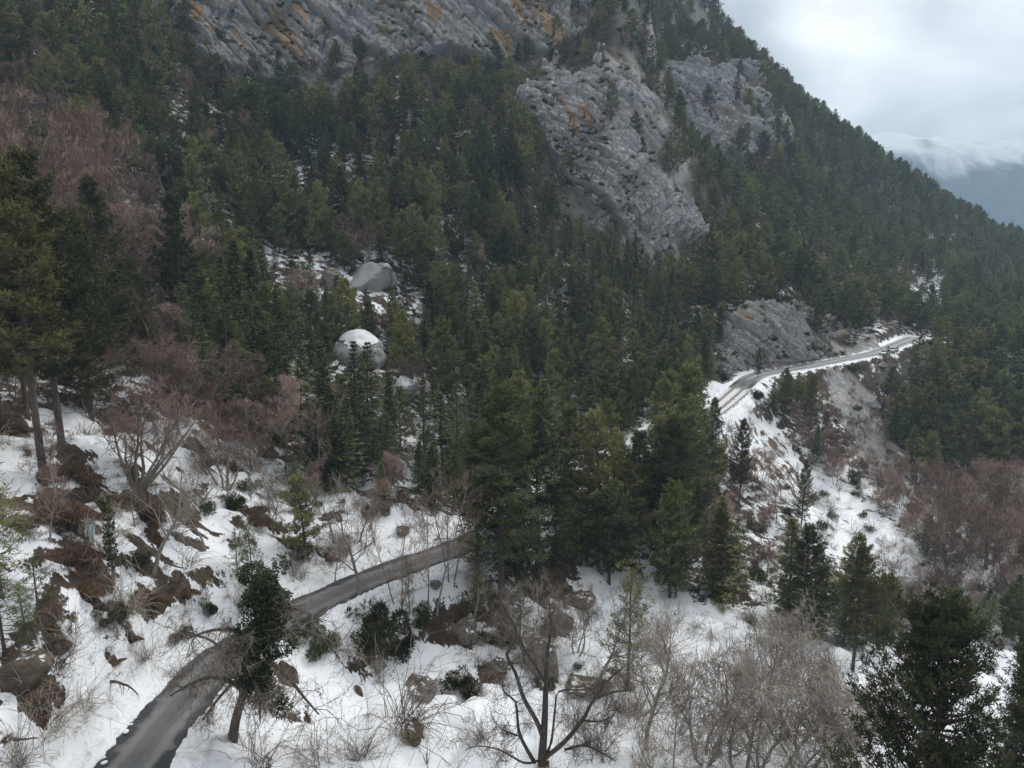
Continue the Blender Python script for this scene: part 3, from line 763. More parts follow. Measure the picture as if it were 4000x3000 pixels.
def blades(B, d, l, w, rng, flat=None):
    """needle or leaf blades: diamonds from B along d"""
    n = len(B)
    d = d / (np.linalg.norm(d, axis=1)[:, None] + 1e-9)
    r = rng.normal(size=(n, 3)) if flat is None else np.cross(d, np.array([0, 0, 1.0])) + rng.normal(size=(n, 3)) * flat
    s = np.cross(d, r) if flat is None else r
    s /= np.linalg.norm(s, axis=1)[:, None] + 1e-9
    l = np.broadcast_to(l, (n,))[:, None]; w = np.broadcast_to(w, (n,))[:, None]
    V = np.stack([B, B + d * l * 0.45 + s * w * 0.5, B + d * l, B + d * l * 0.45 - s * w * 0.5], 1).reshape(-1, 3)
    return V, np.arange(4 * n).reshape(n, 4)
class Leaves:
    def __init__(s): s.V = []; s.F = []; s.T = []; s.n = 0
    def add(s, V, F, tint):
        s.V.append(V); s.F.append(F + s.n); s.T.append(np.repeat(tint, 4)); s.n += len(V)
    def mesh(s, name, mat):
        return new_mesh(name, np.vstack(s.V), np.vstack(s.F), [mat], False, attrs={'tint': np.clip(np.concatenate(s.T), 0, 1)})

# ------------------------------------------------------------------ conifers
def make_fir(seed, h=12.0, rad=2.3, base=0.06, nbr=190, per=15, bl=0.55, bw=0.13):
    """young fir: conical, whorled, drooping flat sprays; returns (trunk mesh, crown mesh)"""
    g = np.random.default_rng(seed)
    tb = Tubes(); lv = Leaves()
    zz = np.linspace(0, 1, 9)
    bend = np.cumsum(g.normal(size=(9, 2)) * 0.035 * h / 12, axis=0) * zz[:, None]
    tr = np.column_stack([bend, zz * h])
    tr[0, 2] = -0.7
    tb.add(tr, 0.016 * h * (1 - zz) ** 0.85 + 0.02, 6, 0.5)
    lop = g.uniform(0, 6.28); gap = g.uniform(0.25, 0.7)
    for i in range(nbr):
        t = base + (1 - base) * (i + g.uniform(0, 1)) / nbr
        t = 1 - (1 - t) ** 1.12
        whorl = math.floor(t * h / 0.55) * 0.55 / h
        z = (0.6 * whorl + 0.4 * t) * h
        f = 1 - z / h
        az = i * 2.39996 + g.normal() * 0.4
        Lb = rad * (f ** 0.78) * g.uniform(0.55, 1.15) * (1 + 0.22 * math.cos(az - lop)) + 0.18
        if f > gap and g.uniform() < 0.12: Lb *= 0.45
        el = R(38 - 52 * f + g.normal() * 9)
        o = np.array([np.interp(z / h, zz, tr[:, 0]), np.interp(z / h, zz, tr[:, 1]), z])
        dr = np.array([math.cos(az) * math.cos(el), math.sin(az) * math.cos(el), math.sin(el)])
        n = max(4, int(per * (0.35 + 0.65 * Lb / rad)))
        q = g.uniform(0.12, 1.0, n) ** 0.8
        P = o + dr * (q * Lb)[:, None] + np.array([0, 0, -1]) * (0.16 * Lb * q ** 2)[:, None] + np.array([0, 0, 0.10 * Lb]) * (q ** 4)[:, None]
        side = np.cross(dr, [0, 0, 1.0]); side /= np.linalg.norm(side)
        sg = np.where(g.uniform(size=n) < 0.5, -1, 1) * g.uniform(0.25, 1.1, n)
        d = dr * 0.8 + side * sg[:, None] + np.array([0, 0, 1]) * g.normal(0.02, 0.22, n)[:, None]
        ln = bl * (0.55 + 0.6 * (1 - q)) * g.uniform(0.7, 1.3, n) * (0.55 + 0.45 * min(1, Lb / rad * 1.4))
        V, F = blades(P, d, ln, bw * g.uniform(0.7, 1.3, n), g, 0.35)
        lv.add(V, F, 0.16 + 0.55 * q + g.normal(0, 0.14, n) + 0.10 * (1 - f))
        if i % 3 == 0 and Lb > 0.6:
            tb.add(np.stack([o, o + dr * Lb * 0.5 - [0, 0, 0.04 * Lb], o + dr * Lb * 0.9 - [0, 0, 0.12 * Lb]]), [0.028, 0.018, 0.006], 3, 0.5)
    # leader
    n = 14; P = np.column_stack([np.full(n, tr[-1, 0]), np.full(n, tr[-1, 1]), h - 0.9 + 1.1 * g.uniform(0, 1, n)])
    d = np.column_stack([g.normal(size=n) * 0.5, g.normal(size=n) * 0.5, g.uniform(0.6, 1.2, n)])
    V, F = blades(P, d, 0.3, 0.05, g); lv.add(V, F, np.full(n, 0.7))
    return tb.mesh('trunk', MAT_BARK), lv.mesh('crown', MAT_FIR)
def make_pine(seed, h=16.0, rad=3.0, base=0.3, nlimb=46, tufts=11, blade=9, bl=0.42, bw=0.07, round_=0.6, dead=6, mat=None, trunk_r=0.017, taper=0.52):
    """pine: bare lower trunk, upswept limbs that end in needle tufts, uneven rounded crown"""
    g = np.random.default_rng(seed)
    tb = Tubes(); lv = Leaves()
    zz = np.linspace(0, 1, 10)
    bend = np.cumsum(g.normal(size=(10, 2)) * 0.05 * h / 16, axis=0) * zz[:, None]
    tr = np.column_stack([bend, zz * h]); tr[0, 2] = -1.0
    tb.add(tr, trunk_r * h * (1 - zz * 0.93) + 0.015, 7, 0.5)
    lob = g.uniform(0, 6.28, 3); TB = []; TD = []; TT = []
    for i in range(nlimb):
        f0 = (i + g.uniform(0, 1)) / nlimb
        z = h * (base + (0.985 - base) * f0)
        prof = (math.sin(math.pi * min(1, (0.16 + 0.84 * f0)) ** 1.0 * 0.93 + 0.12) ** round_) * (1 - taper * f0)
        az = i * 2.39996 + g.normal() * 0.5
        Lb = rad * prof * g.uniform(0.5, 1.2) * (1 + 0.2 * math.cos(az - lob[0]) + 0.15 * math.cos(2 * az - lob[1]))
        Lb = max(Lb, 0.35)
        el = R(-8 + 45 * f0 + g.normal() * 12)
        o = np.array([np.interp(z / h, zz, tr[:, 0]), np.interp(z / h, zz, tr[:, 1]), z])
        d0 = np.array([math.cos(az) * math.cos(el), math.sin(az) * math.cos(el), math.sin(el)])
        q = np.linspace(0, 1, 6)[:, None]
        sw = np.cross(d0, [0, 0, 1.0]) * g.normal() * 0.18
        P = o + d0 * Lb * q + np.array([0, 0, 0.26 * Lb]) * q ** 2.2 - np.array([0, 0, 0.08 * Lb]) * np.sin(q * math.pi) + sw * Lb * q ** 2
        tb.add(P, np.linspace(0.012 * h * 0.16 + 0.012 * Lb, 0.008, 6), 4, 0.5)
        n = max(3, int(tufts * (0.3 + 0.7 * Lb / rad)))
        for k in range(n):
            w = 0.28 + 0.72 * (k + g.uniform(0, 1)) / n
            c = np.array([np.interp(w, q[:, 0], P[:, m]) for m in range(3)])
            along = P[-1] - P[0]; along /= np.linalg.norm(along)
            sd = np.cross(along, [0, 0, 1.0]); sd /= np.linalg.norm(sd) + 1e-9
            off = g.normal() * 0.30 * Lb * (1.15 - w) + g.normal() * 0.16
            tip = c + sd * off + along * abs(off) * 0.5 + np.array([0, 0, 1]) * (abs(g.normal()) * 0.16 + 0.06)
            if g.uniform() < 0.35: tb.add(np.stack([c - along * 0.1, tip]), [0.011, 0.006], 3, 0.5)
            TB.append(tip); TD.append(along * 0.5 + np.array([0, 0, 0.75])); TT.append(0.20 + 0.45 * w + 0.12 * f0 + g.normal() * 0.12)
    for k in range(dead):                                       # dead stubs on the lower trunk
        z = h * base * g.uniform(0.25, 1.0); az = g.uniform(0, 6.28); ln = g.uniform(0.5, 1.6)
        o = np.array([np.interp(z / h, zz, tr[:, 0]), np.interp(z / h, zz, tr[:, 1]), z]); dd = np.array([math.cos(az), math.sin(az), g.uniform(-0.2, 0.2)])
        tb.add(np.stack([o, o + dd * ln * 0.6, o + dd * ln + [0, 0, -0.15]]), [0.03, 0.02, 0.006], 3, 0.5)
    TB = np.repeat(np.array(TB), blade, 0); TD = np.repeat(np.array(TD), blade, 0); TT = np.repeat(np.array(TT), blade)
    n = len(TB)
    rv = g.normal(size=(n, 3)); rv /= np.linalg.norm(rv, axis=1)[:, None]
    d = TD * 0.75 + rv
    V, F = blades(TB + g.normal(size=(n, 3)) * 0.05, d, bl * g.uniform(0.65, 1.25, n), bw * g.uniform(0.7, 1.3, n), g)
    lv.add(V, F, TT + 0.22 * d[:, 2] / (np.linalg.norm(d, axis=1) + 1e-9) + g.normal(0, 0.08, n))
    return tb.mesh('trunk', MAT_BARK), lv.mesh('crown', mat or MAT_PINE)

# ------------------------------------------------------------------ leafless trees and shrubs
def wander(g, o, d, ln, n, gnarl, up=0.0):
    P = [np.array(o, float)]; d = np.array(d, float); d /= np.linalg.norm(d)
    for i in range(n):
        d = d + g.normal(size=3) * gnarl; d[2] += up; d /= math.sqrt(d @ d)
        P.append(P[-1] + d * ln / n)
    return np.array(P), d
def make_bare(seed, h=9.0, r0=0.13, stems=1, lean=(0, 0), spread=0.75, n1=11, n2=8, n3=6, n4=3, gnarl=0.16, up=0.05, tw=0.008, mat=None, bark=None, start=0.28, stem_spread=0.3, twl=0.55, droop=0.0):
    """leafless broadleaf: trunk mesh with the main limbs, crown mesh with branches and twigs"""
    g = np.random.default_rng(seed)
    tk = Tubes(); cr = Tubes(); TC = []; TDr = []
    def side_dir(d, a):
        r = g.normal(size=3); s = np.array([d[1] * r[2] - d[2] * r[1], d[2] * r[0] - d[0] * r[2], d[0] * r[1] - d[1] * r[0]]); s /= math.sqrt(s @ s) + 1e-9
        return d * math.cos(a) + s * math.sin(a)
    for sidx in range(stems):
        az = 6.283 * sidx / max(1, stems) + g.normal() * 0.4
        sp = stem_spread * g.uniform(0.4, 1.4) if stems > 1 else 0.0
        d = np.array([math.cos(az) * sp + lean[0], math.sin(az) * sp + lean[1], 1.0])
        hh = h * (g.uniform(0.75, 1.0) if stems > 1 else 1.0) * 0.86
        o = np.array([math.cos(az) * 0.25, math.sin(az) * 0.25, -0.5]) if stems > 1 else np.array([0, 0, -0.6])
        P, dl = wander(g, o, d, hh, 9, gnarl * 0.55, up)
        rr = r0 * (1.0 if stems == 1 else 0.6) * (1 - np.linspace(0, 1, 10) * 0.9) + 0.006
        rr[0] *= 1.3
        tk.add(P, rr, 6, 0.5)
        for i in range(n1):
            f = start + (1 - start) * (i + g.uniform(0.1, 0.9)) / n1
            c = np.array([np.interp(f, np.linspace(0, 1, 10), P[:, m]) for m in range(3)])
            k = min(8, int(f * 9)); dt = P[k + 1] - P[k]; dt /= np.linalg.norm(dt)
            l1 = h * spread * 0.55 * (1.12 - f) ** 0.55 * g.uniform(0.6, 1.2) / (1 + 0.25 * (stems > 2))
            P1, d1 = wander(g, c, side_dir(dt, R(g.uniform(35, 70))), l1, 6, gnarl, up - droop * 0.5)
            r1 = np.interp(f, np.linspace(0, 1, 10), rr) * 0.55
            tk.add(P1, np.linspace(r1, max(0.008, r1 * 0.25), 7), 4, 0.5)
            for j in range(n2):
                f2 = 0.15 + 0.85 * (j + g.uniform(0, 1)) / n2
                c2 = np.array([np.interp(f2, np.linspace(0, 1, 7), P1[:, m]) for m in range(3)])
                k2 = min(5, int(f2 * 6)); dt2 = P1[k2 + 1] - P1[k2]; dt2 /= np.linalg.norm(dt2)
                l2 = l1 * 0.5 * (1.15 - f2) ** 0.5 * g.uniform(0.6, 1.2)
                P2, d2 = wander(g, c2, side_dir(dt2, R(g.uniform(30, 65))), l2, 4, gnarl * 1.15, up * 1.2 - droop)
                cr.add(P2, np.linspace(max(0.012, r1 * 0.4), tw * 1.1, 5), 3, 0.55 + g.normal() * 0.14)
                for k in range(n3):
                    f3 = 0.2 + 0.8 * (k + g.uniform(0, 1)) / n3
                    c3 = np.array([np.interp(f3, np.linspace(0, 1, 5), P2[:, m]) for m in range(3)])
                    k3 = min(3, int(f3 * 4)); dt3 = P2[k3 + 1] - P2[k3]; dt3 /= np.linalg.norm(dt3) + 1e-9
                    l3 = max(0.35, l2 * 0.55) * g.uniform(0.5, 1.2) * twl / 0.55
                    P3, d3 = wander(g, c3, side_dir(dt3, R(g.uniform(25, 60))), l3, 3, gnarl * 1.2, up * 1.2 - droop * 1.5)
                    cr.add(P3, np.linspace(tw * 1.15, tw * 0.7, 4), 2, 0.45 + g.normal() * 0.16)
                    if n4:
                        rr4 = g.normal(size=(n4, 3)); s4 = np.cross(d3, rr4); s4 /= np.linalg.norm(s4, axis=1)[:, None] + 1e-9; an = g.uniform(R(25), R(60), n4)[:, None]
                        TC.append(P3[g.integers(1, 4, n4)]); TDr.append(d3 * np.cos(an) + s4 * np.sin(an) + np.array([0, 0, 0.1 - droop * 0.3]))
    if TC:
        TC = np.vstack(TC); TDr = np.vstack(TDr); n = len(TC)
        cr.ribbons(TC, TDr, twl * g.uniform(0.4, 1.0, n), tw * 0.9, 0.38 + g.normal(0, 0.16, n))
    return tk.mesh('trunk', bark or MAT_BARK2), cr.mesh('crown', mat or MAT_TWIG)
def make_shrub(seed, h=2.2, n=38, arch=0.5, tw=0.011, mat=None):
    """bare multi-stemmed bush with arching shoots pressed down by snow"""
    g = np.random.default_rng(seed); tk = Tubes(); cr = Tubes(); way = g.uniform(0, 6.283)
    for i in range(n):
        az = way + g.normal() * 1.3; el = g.uniform(0.35, 1.45); ln = h * g.uniform(0.35, 1.45)
        o = np.array([g.normal() * 0.32, g.normal() * 0.32, -0.3])
        d = np.array([math.cos(az) * math.cos(el), math.sin(az) * math.cos(el), math.sin(el)])
        P = [o]; 
        for k in range(6):
            d = d + g.normal(size=3) * 0.17; d[2] -= arch * 0.34 * (k / 6) * math.cos(el) * 2.0; d /= np.linalg.norm(d); P.append(P[-1] + d * ln / 6)
        P = np.array(P); (tk if i < n // 4 else cr).add(P, np.linspace(tw * 2.2, tw * 0.8, 7), 3, 0.4 + g.normal() * 0.15)
        for k in range(7):
            c = P[g.integers(2, 7)]; dd = d * 0.6 + g.normal(size=3) * 0.55; l2 = ln * g.uniform(0.12, 0.34)
            cr.add(np.stack([c, c + dd * l2 * 0.5, c + dd * l2 - [0, 0, arch * 0.15 * l2]]), [tw, tw * 0.9, tw * 0.55], 2, 0.45 + g.normal() * 0.16)
    return tk.mesh('stem', MAT_BARK3), cr.mesh('crown', mat or MAT_TWIG2)
def make_bush(seed, h=1.6, rad=1.2, n=900, mat=None, bl=0.32, bw=0.07):
    """low evergreen bush: several leafy lobes"""
    g = np.random.default_rng(seed); lv = Leaves(); tk = Tubes()
    for k in range(9):
        az = g.uniform(0, 6.28); rr = rad * g.uniform(0.15, 0.85); hz = h * g.uniform(0.45, 1.0) * (1 - 0.4 * rr / rad)
        c = np.array([math.cos(az) * rr * 1.25, math.sin(az) * rr * 1.25, hz * 0.62]); e = np.array([rad * 0.34, rad * 0.34, hz * 0.5]) * g.uniform(0.5, 1.3)
        m = n // 9
        v = g.normal(size=(m, 3)); v /= np.linalg.norm(v, axis=1)[:, None]; q = g.uniform(0.35, 1.0, m)[:, None] ** 0.6
        P = c + v * e * q
        P[:, 2] = np.maximum(P[:, 2], 0.02)
        d = v + np.array([0, 0, 0.5]) + g.normal(size=(m, 3)) * 0.4
        V, F = blades(P, d, bl * g.uniform(0.6, 1.3, m), bw * g.uniform(0.7, 1.3, m), g)
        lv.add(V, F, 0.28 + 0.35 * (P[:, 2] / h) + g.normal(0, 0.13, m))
        tk.add(np.stack([[0, 0, -0.3], c * [0.5, 0.5, 0.6], c]), [0.05, 0.035, 0.012], 4, 0.5)
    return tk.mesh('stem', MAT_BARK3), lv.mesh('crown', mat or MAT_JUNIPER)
def make_tussock(seed, L=5.0, W=1.15, H=1.05, n=4200):
    """hump of earth hung with dry brown grass"""
    g = np.random.default_rng(seed)
    nu, nv = 26, 14
    U, Vv = np.meshgrid(np.linspace(0, 1, nu), np.linspace(0, 1, nv))
    # body: half dome stretched along x, overhanging on the valley side (-y)
    th = (U - 0.5) * math.pi * 0.98; ph = Vv * math.pi
    rr = np.cos(th) ** 0.55 * (1 + 0.28 * fbm(U * 4 + seed, Vv * 3, 3))
    X = (U - 0.5) * L * (1 + 0.05 * np.sin(Vv * 9)); Y = -np.cos(ph) * W * rr + 0.35 * fbm(U * 3 + seed * 2, Vv * 0, 2) ; Z = np.sin(ph) ** 0.8 * H * rr * (1 + 0.35 * fbm(U * 5, Vv * 2 + seed, 3)) - 0.12
    body = np.stack([X, Y, Z], 2).reshape(-1, 3)
    bm = new_mesh('earth', body, grid_faces(nu, nv)[:, ::-1], [MAT_EARTH], True)
    i = g.integers(0, len(body), n); P = body[i] + g.normal(size=(n, 3)) * 0.06
    d = np.column_stack([g.normal(size=n) * 0.25, -0.45 + g.normal(size=n) * 0.25, -0.9 + g.normal(size=n) * 0.3 + 0.55 * (P[:, 2] > H * 0.7)])
    lv = Leaves(); V, F = blades(P, d, g.uniform(0.15, 0.50, n), g.uniform(0.02, 0.045, n), g); lv.add(V, F, 0.42 + g.normal(0, 0.2, n) + 0.25 * fbm(P[:, 0] * 0.8 + seed, P[:, 1], 2))
    return bm, lv.mesh('grass', MAT_DRY)
_Me = MT('dark_earth', 0.95); _ne = _Me.noise(2.5, 5, 0.6); _Me.color(_Me.ramp(_ne, (0.3, (0.022, 0.015, 0.010)), (0.55, (0.065, 0.040, 0.024)), (0.75, (0.12, 0.075, 0.042)))); _Me.bump(_ne, 0.8, 0.15); MAT_EARTH = _Me.m

# ------------------------------------------------------------------ things made of parts
def thing(name, parts, loc, rz, s, label, cat, group=None, tilt=(0, 0), squash=1.0):
    o = empty(name, loc, rz, s)
    o.rotation_euler = (tilt[0], tilt[1], rz); o.scale = (s, s, s * squash)
    for pn, me in parts: mesh_obj(pn, me, o)
    return tag(o, label, cat, group)

FIRS = [make_fir(100 + i, h=12, rad=2.9 + 0.3 * (i % 4), nbr=240 + 12 * i, per=20, bl=0.75, bw=0.18) for i in range(6)]
PINES = [make_pine(200 + i, h=14, rad=4.0 + 0.4 * (i % 3), base=0.12 + 0.05 * (i % 3), nlimb=80, tufts=14, blade=9, bl=0.58, bw=0.12) for i in range(5)]
FARS = [make_fir(300 + i, h=11, rad=2.7 + 0.3 * i, nbr=130, per=10, bl=0.95, bw=0.30, base=0.06) for i in range(2)] + \
       [make_pine(310 + i, h=11, rad=3.4 + 0.25 * i, base=0.14, nlimb=60, tufts=8, blade=5, bl=0.8, bw=0.24, dead=0) for i in range(3)]
BARES = [make_bare(400 + i, h=9, r0=0.13, stems=(1, 1, 3, 1, 4)[i], n1=(12, 11, 8, 12, 7)[i], n2=9, n3=7, n4=3, tw=0.0125, spread=0.85) for i in range(5)]
FARBARES = [make_bare(450 + i, h=8, r0=0.12, stems=(1, 3)[i], n1=(11, 6)[i], n2=8, n3=7, n4=2, tw=0.024, spread=0.85) for i in range(2)]
def make_tuft(seed, n=46):
    g = np.random.default_rng(seed); lv = Leaves()
    P = np.column_stack([g.normal(size=n) * 0.22, g.normal(size=n) * 0.22, np.full(n, -0.04)])
    d = np.column_stack([g.normal(size=n) * 0.7, g.normal(size=n) * 0.7, g.uniform(0.25, 1.0, n)])
    V, F = blades(P, d, g.uniform(0.15, 0.42, n), g.uniform(0.018, 0.04, n), g); lv.add(V, F, 0.45 + g.normal(0, 0.2, n))
    return lv.mesh('tuft', MAT_DRY)
TUFTS = [make_tuft(540 + i) for i in range(3)]
SHRUBS = [make_shrub(500 + i, h=2.2 + 0.3 * i, n=36, arch=0.35 + 0.2 * i) for i in range(3)]
BUSHES = [make_bush(520 + i) for i in range(3)]
# ------------------------------------------------------------------ woods
Z_BARELEFT = zone((-400, 1250), (-400, 350), (150, 330), (420, 620), (700, 900), (760, 1150), (620, 1330), (300, 1350))
Z_CLEARLEFT = zone((-400, 1600), (0, 1500), (420, 1450), (700, 1530), (1000, 1720), (1350, 1930), (1850, 2090), (1950, 2150), (1850, 2250), (900, 2500), (400, 3100), (-500, 3100))
Z_LOWER = zone((400, 3200), (1000, 2520), (1900, 2150), (2050, 2130), (2300, 2200), (2800, 2380), (3300, 2560), (4300, 2450), (4300, 3300))
Z_BENDSLOPE = zone((2780, 1700), (2960, 1560), (3150, 1640), (3300, 1500), (3420, 1560), (3560, 1860), (4300, 1780), (4300, 2400), (3500, 2480), (2900, 2300), (2500, 2080), (2560, 1850))
Z_PINECLUMP = zone((3440, 1500), (3540, 1400), (3800, 1380), (4200, 1400), (4200, 1830), (3850, 1860), (3600, 1800), (3500, 1650))
Z_SADDLE = [at(u, v, D)[:2] for u, v, D in ((2020, 300, 294), (2250, 200, 298), (2480, 150, 312), (2560, 300, 310), (2760, 760, 285), (2860, 800, 300), (2680, 300, 345), (2560, 100, 350), (2350, 60, 312), (2050, 200, 302))]
Z_DOWNHILL = zone((1800, 2260), (1830, 2150), (2100, 1990), (2400, 1830), (2700, 1690), (2770, 1760), (2770, 2000), (2660, 2220), (2300, 2290), (2000, 2330))
Z_BOULDERS = zone((1220, 1130), (1420, 1060), (1600, 1100), (1560, 1180), (1300, 1200))
CLIFF_FOOT = []
for key, rows in CLIFFS.items():
    G = np.array([[at(*p)[:2] for p in row] for row in rows])
    if key in ('middle', 'far'): CLIFF_FOOT.append([tuple(p) for p in G[0]] + [tuple(r[-1]) for r in G[1:]] + [tuple(p) for p in G[-1][::-1][1:]] + [tuple(r[0]) for r in G[1:-1][::-1]])
    else: CLIFF_FOOT.append([tuple(p) for p in G[0]] + [tuple(p) for p in G[-1][::-1]])

for i in (1, 2):
    cx = sum(p[0] for p in CLIFF_FOOT[i]) / len(CLIFF_FOOT[i]); cy = sum(p[1] for p in CLIFF_FOOT[i]) / len(CLIFF_FOOT[i])
    CLIFF_FOOT[i] = [(cx + (p[0] - cx) * 0.66, cy + (p[1] - cy) * 0.8) for p in CLIFF_FOOT[i]]

CLIFF_FOOT[0] = [(p[0], p[1] + (7 if i < len(CLIFFS['upper'][0]) else 0)) for i, p in enumerate(CLIFF_FOOT[0])]
def candidates(spacing, r0, r1, half=44):
    n = int(2 * r1 * math.sin(R(half)) / spacing) + 2
    gx, gy = np.meshgrid((np.arange(n) - n / 2) * spacing, np.arange(int(r1 / spacing) + 1) * spacing)
    x = (gx + RNG.uniform(-0.46, 0.46, gx.shape) * spacing).ravel(); y = (gy + RNG.uniform(-0.46, 0.46, gy.shape) * spacing).ravel()
    r = np.hypot(x, y); m = (r > r0) & (r < r1) & (np.abs(np.arctan2(x, y)) < R(half))
    return x[m], y[m]
def seen(x, y, z, top):
    """share of the height of a tree that the bare ground does not hide"""
    ok = np.zeros(len(x))
    for f in (0.35, 0.7, 1.0):
        zt = z + top * f; t = np.linspace(0.25, 0.985, 70)
        X = x[:, None] * t; Y = y[:, None] * t; Zr = zt[:, None] * t
        ok += (Zr > ground_rough(X, Y) - 0.5).all(1)
    return ok / 3

def r_of(x, y): return np.hypot(x, y)
CLEAR = [(1310, 1260, 1500, 1345, 138, 0.02), (1525, 1430, 1620, 1500, 128, 0.02), (1350, 940, 1550, 1070, 172, 0.05), (2190, 340, 2680, 850, 258, 0.15), (2830, 1200, 3320, 1430, 208, 0.15), (2780, 1470, 2960, 1600, 178, 0.10),
         (3000, 1370, 3420, 1450, 206, 0.10), (3350, 1310, 3540, 1400, 235, 0.05), (2900, 1640, 3500, 2180, 140, 0.25), (700, 0, 1250, 220, 262, 0.3), (1700, 0, 2200, 200, 285, 0.3)]
def plan_woods():
    rows = []                                                         # x, y, kind (0 fir, 1 pine, 2 bare), height
    xa, ya = candidates(3.7, 62, 262)
    xb, yb = candidates(5.0, 262, 640)
    x = np.concatenate([xa, xb]); y = np.concatenate([ya, yb])
    r = np.hypot(x, y)
    d, rz, rs = road_near(x, y)
    dens = np.full(x.shape, 0.74) + 0.55 * fbm(x / 20, y / 20, 2) + 0.12 * sstep(260, 330, r)
    bare = np.full(x.shape, 0.08) + 0.40 * np.clip(fbm(x / 24 + 9, y / 24, 2) - 0.1, 0, 1)
    pine = 0.45 + 0.5 * fbm(x / 50 + 3, y / 50, 2) + 0.35 * sstep(230, 300, r)
    dens = np.where(np.abs(d) < 6.0, 0, dens)
    bl = in_poly(x, y, Z_BARELEFT); bare = np.where(bl, 0.84, bare); dens = np.where(bl, 0.78, dens)
    cl = in_poly(x, y, Z_CLEARLEFT); dens = np.where(cl, 0.13, dens); bare = np.where(cl, 0.93, bare)
    lo = in_poly(x, y, Z_LOWER); dens = np.where(lo, 0.0, dens)
    bs = in_poly(x, y, Z_BENDSLOPE); bare = np.where(bs, 0.92, bare); dens = np.where(bs, 0.70, dens)
    pc = in_poly(x, y, Z_PINECLUMP); bare = np.where(pc, 0.04, bare); dens = np.where(pc, 0.62, dens); pine = np.where(pc, 1.0, pine)
    gl = in_poly(x, y, Z_GULLY) | in_poly(x, y, Z_SCREE) | in_poly(x, y, Z_OCHRE) | in_poly(x, y, Z_BENDFILL)
    dens = np.where(gl, 0.07, dens)
    dens = np.where(in_poly(x, y, Z_BOULDERS), 0.08, dens)
    dens = np.where(in_poly(x, y, Z_RIGHTSNOW), 0.55, dens)
    dn = in_poly(x, y, Z_DOWNHILL) & (np.abs(d) > 5.0); dens = np.where(dn, 0.80, dens); bare = np.where(dn, 0.25, bare); pine = np.where(dn, 0.85, pine)
    for poly, q in zip(CLIFF_FOOT, (0.06, 0.16, 0.22, 0.06)): dens = np.where(in_poly(x, y, poly), q, dens)
    dens = np.where(in_poly(x, y, Z_UPPERROCK), np.minimum(dens, 0.22), dens)
    dens = np.where(in_poly(x, y, Z_SADDLE), 0.95, dens)
    keep = RNG.uniform(size=x.shape) < dens
    x, y, r, bare, pine, pc, dn = x[keep], y[keep], r[keep], bare[keep], pine[keep], pc[keep], dn[keep]
    n = len(x); u = RNG.uniform(size=n)
    kind = np.where(RNG.uniform(size=n) < bare, 2, np.where(RNG.uniform(size=n) < pine, 1, 0))
    hgt = np.where(kind == 0, 5.0 + 10.5 * RNG.uniform(size=n) ** 1.2, np.where(kind == 1, 6.5 + 8.5 * RNG.uniform(size=n), RNG.uniform(5.0, 9.5, n)))
    hgt = hgt * np.where(r > 262, 0.92, 1.0) * np.where(pc, 1.25, 1.0) * np.where(dn, 1.25, 1.0) * np.where((kind == 2) & (x < -20) & (y > 80), 1.35, 1.0)
    z = ground(x, y) - 0.1
    # sight lines that the photograph keeps open: no tree in front of these things
    u0, v0 = pix(x, y, z); u1, v1 = pix(x, y, z + hgt); hw = FPX * 0.18 * hgt / r_of(x, y)
    ok = np.ones(n, bool); lucky = RNG.uniform(size=n)
    for (a, b, c, e, D0, p) in CLEAR:
        cover = (u0 + hw > a) & (u0 - hw < c) & (v1 < e) & (v0 > b) & (y < D0)
        ok &= ~(cover & (lucky > p))
    x, y, z, kind, hgt = x[ok], y[ok], z[ok], kind[ok], hgt[ok]
    sv = seen(x, y, z, hgt)
    return x, y, z, kind, hgt, sv
WX, WY, WZ, WK, WH, WSEEN = plan_woods()
PU, PV = pix(WX, WY, WZ + WH * 0.5)
INF = (PU > -60) & (PU < 4060) & (PV > -60) & (PV < 3060)
SIZE = WH / np.hypot(WX, WY)
vis = INF & (WSEEN > 0.3)

LANDMARKS = [(1400, 1330, 'domed boulder with the thick snow cap'), (1570, 1490, 'boulder lying wholly under snow'), (1460, 1030, 'largest bare grey crag'), (2280, 500, 'ochre streak of the layered buttress'), (2600, 900, 'lower end of the layered buttress'),
    (2080, 330, 'upper shoulder of the layered buttress'), (1100, 250, 'widest ochre stain of the long cliff'), (1690, 130, 'small ochre stain of the long cliff'), (2120, 130, 'last ochre stain of the long cliff'), (740, 150, 'start of the long cliff'),
    (370, 150, 'pale rock at the upper wood edge'), (550, 280, 'pale crag below the long cliff'), (290, 450, 'dark pine top among reddish trees'), (560, 900, 'broad reddish leafless crown'), (180, 700, 'tops of the tall pines'), (720, 1000, 'broad dark pine by the reddish trees'),
    (1000, 1400, 'snow strip above the clearing'), (3050, 1310, 'rock cutting by the far road'), (2740, 1580, 'ochre earth cut at the road bend'), (2880, 1500, 'snowy road bend'), (3420, 1385, 'parked cars'), (3350, 1600, 'scree below the far road'), (3600, 1100, 'snow patches on the hazy ridge'),
    (2850, 420, 'hazy crag'), (3060, 280, 'rock tooth on the skyline'), (3700, 850, 'lower skyline'), (3250, 800, 'middle of the hazy ridge'), (3250, 2000, 'snow gully'), (3540, 2280, 'rounded ravine boulder'), (3750, 1550, 'dark pine clump centre'), (3950, 1700, 'edge of the dark pine clump'), (3850, 2050, 'reddish ravine wood'),
    (2400, 1800, 'snowy middle stretch of road'), (2150, 1600, 'pale-red leafless tree by the wood'), (1900, 1400, 'clearing with thin trunks in the wood'), (2200, 1250, 'wood edge below the buttress'), (1750, 750, 'centre of the upper wood'), (1100, 750, 'darkest part of the upper wood'), (2450, 1450, 'wood edge left of the road bend'), (1950, 1050, 'middle of the fir wood'), (2700, 1200, 'brush above the rock cutting')]
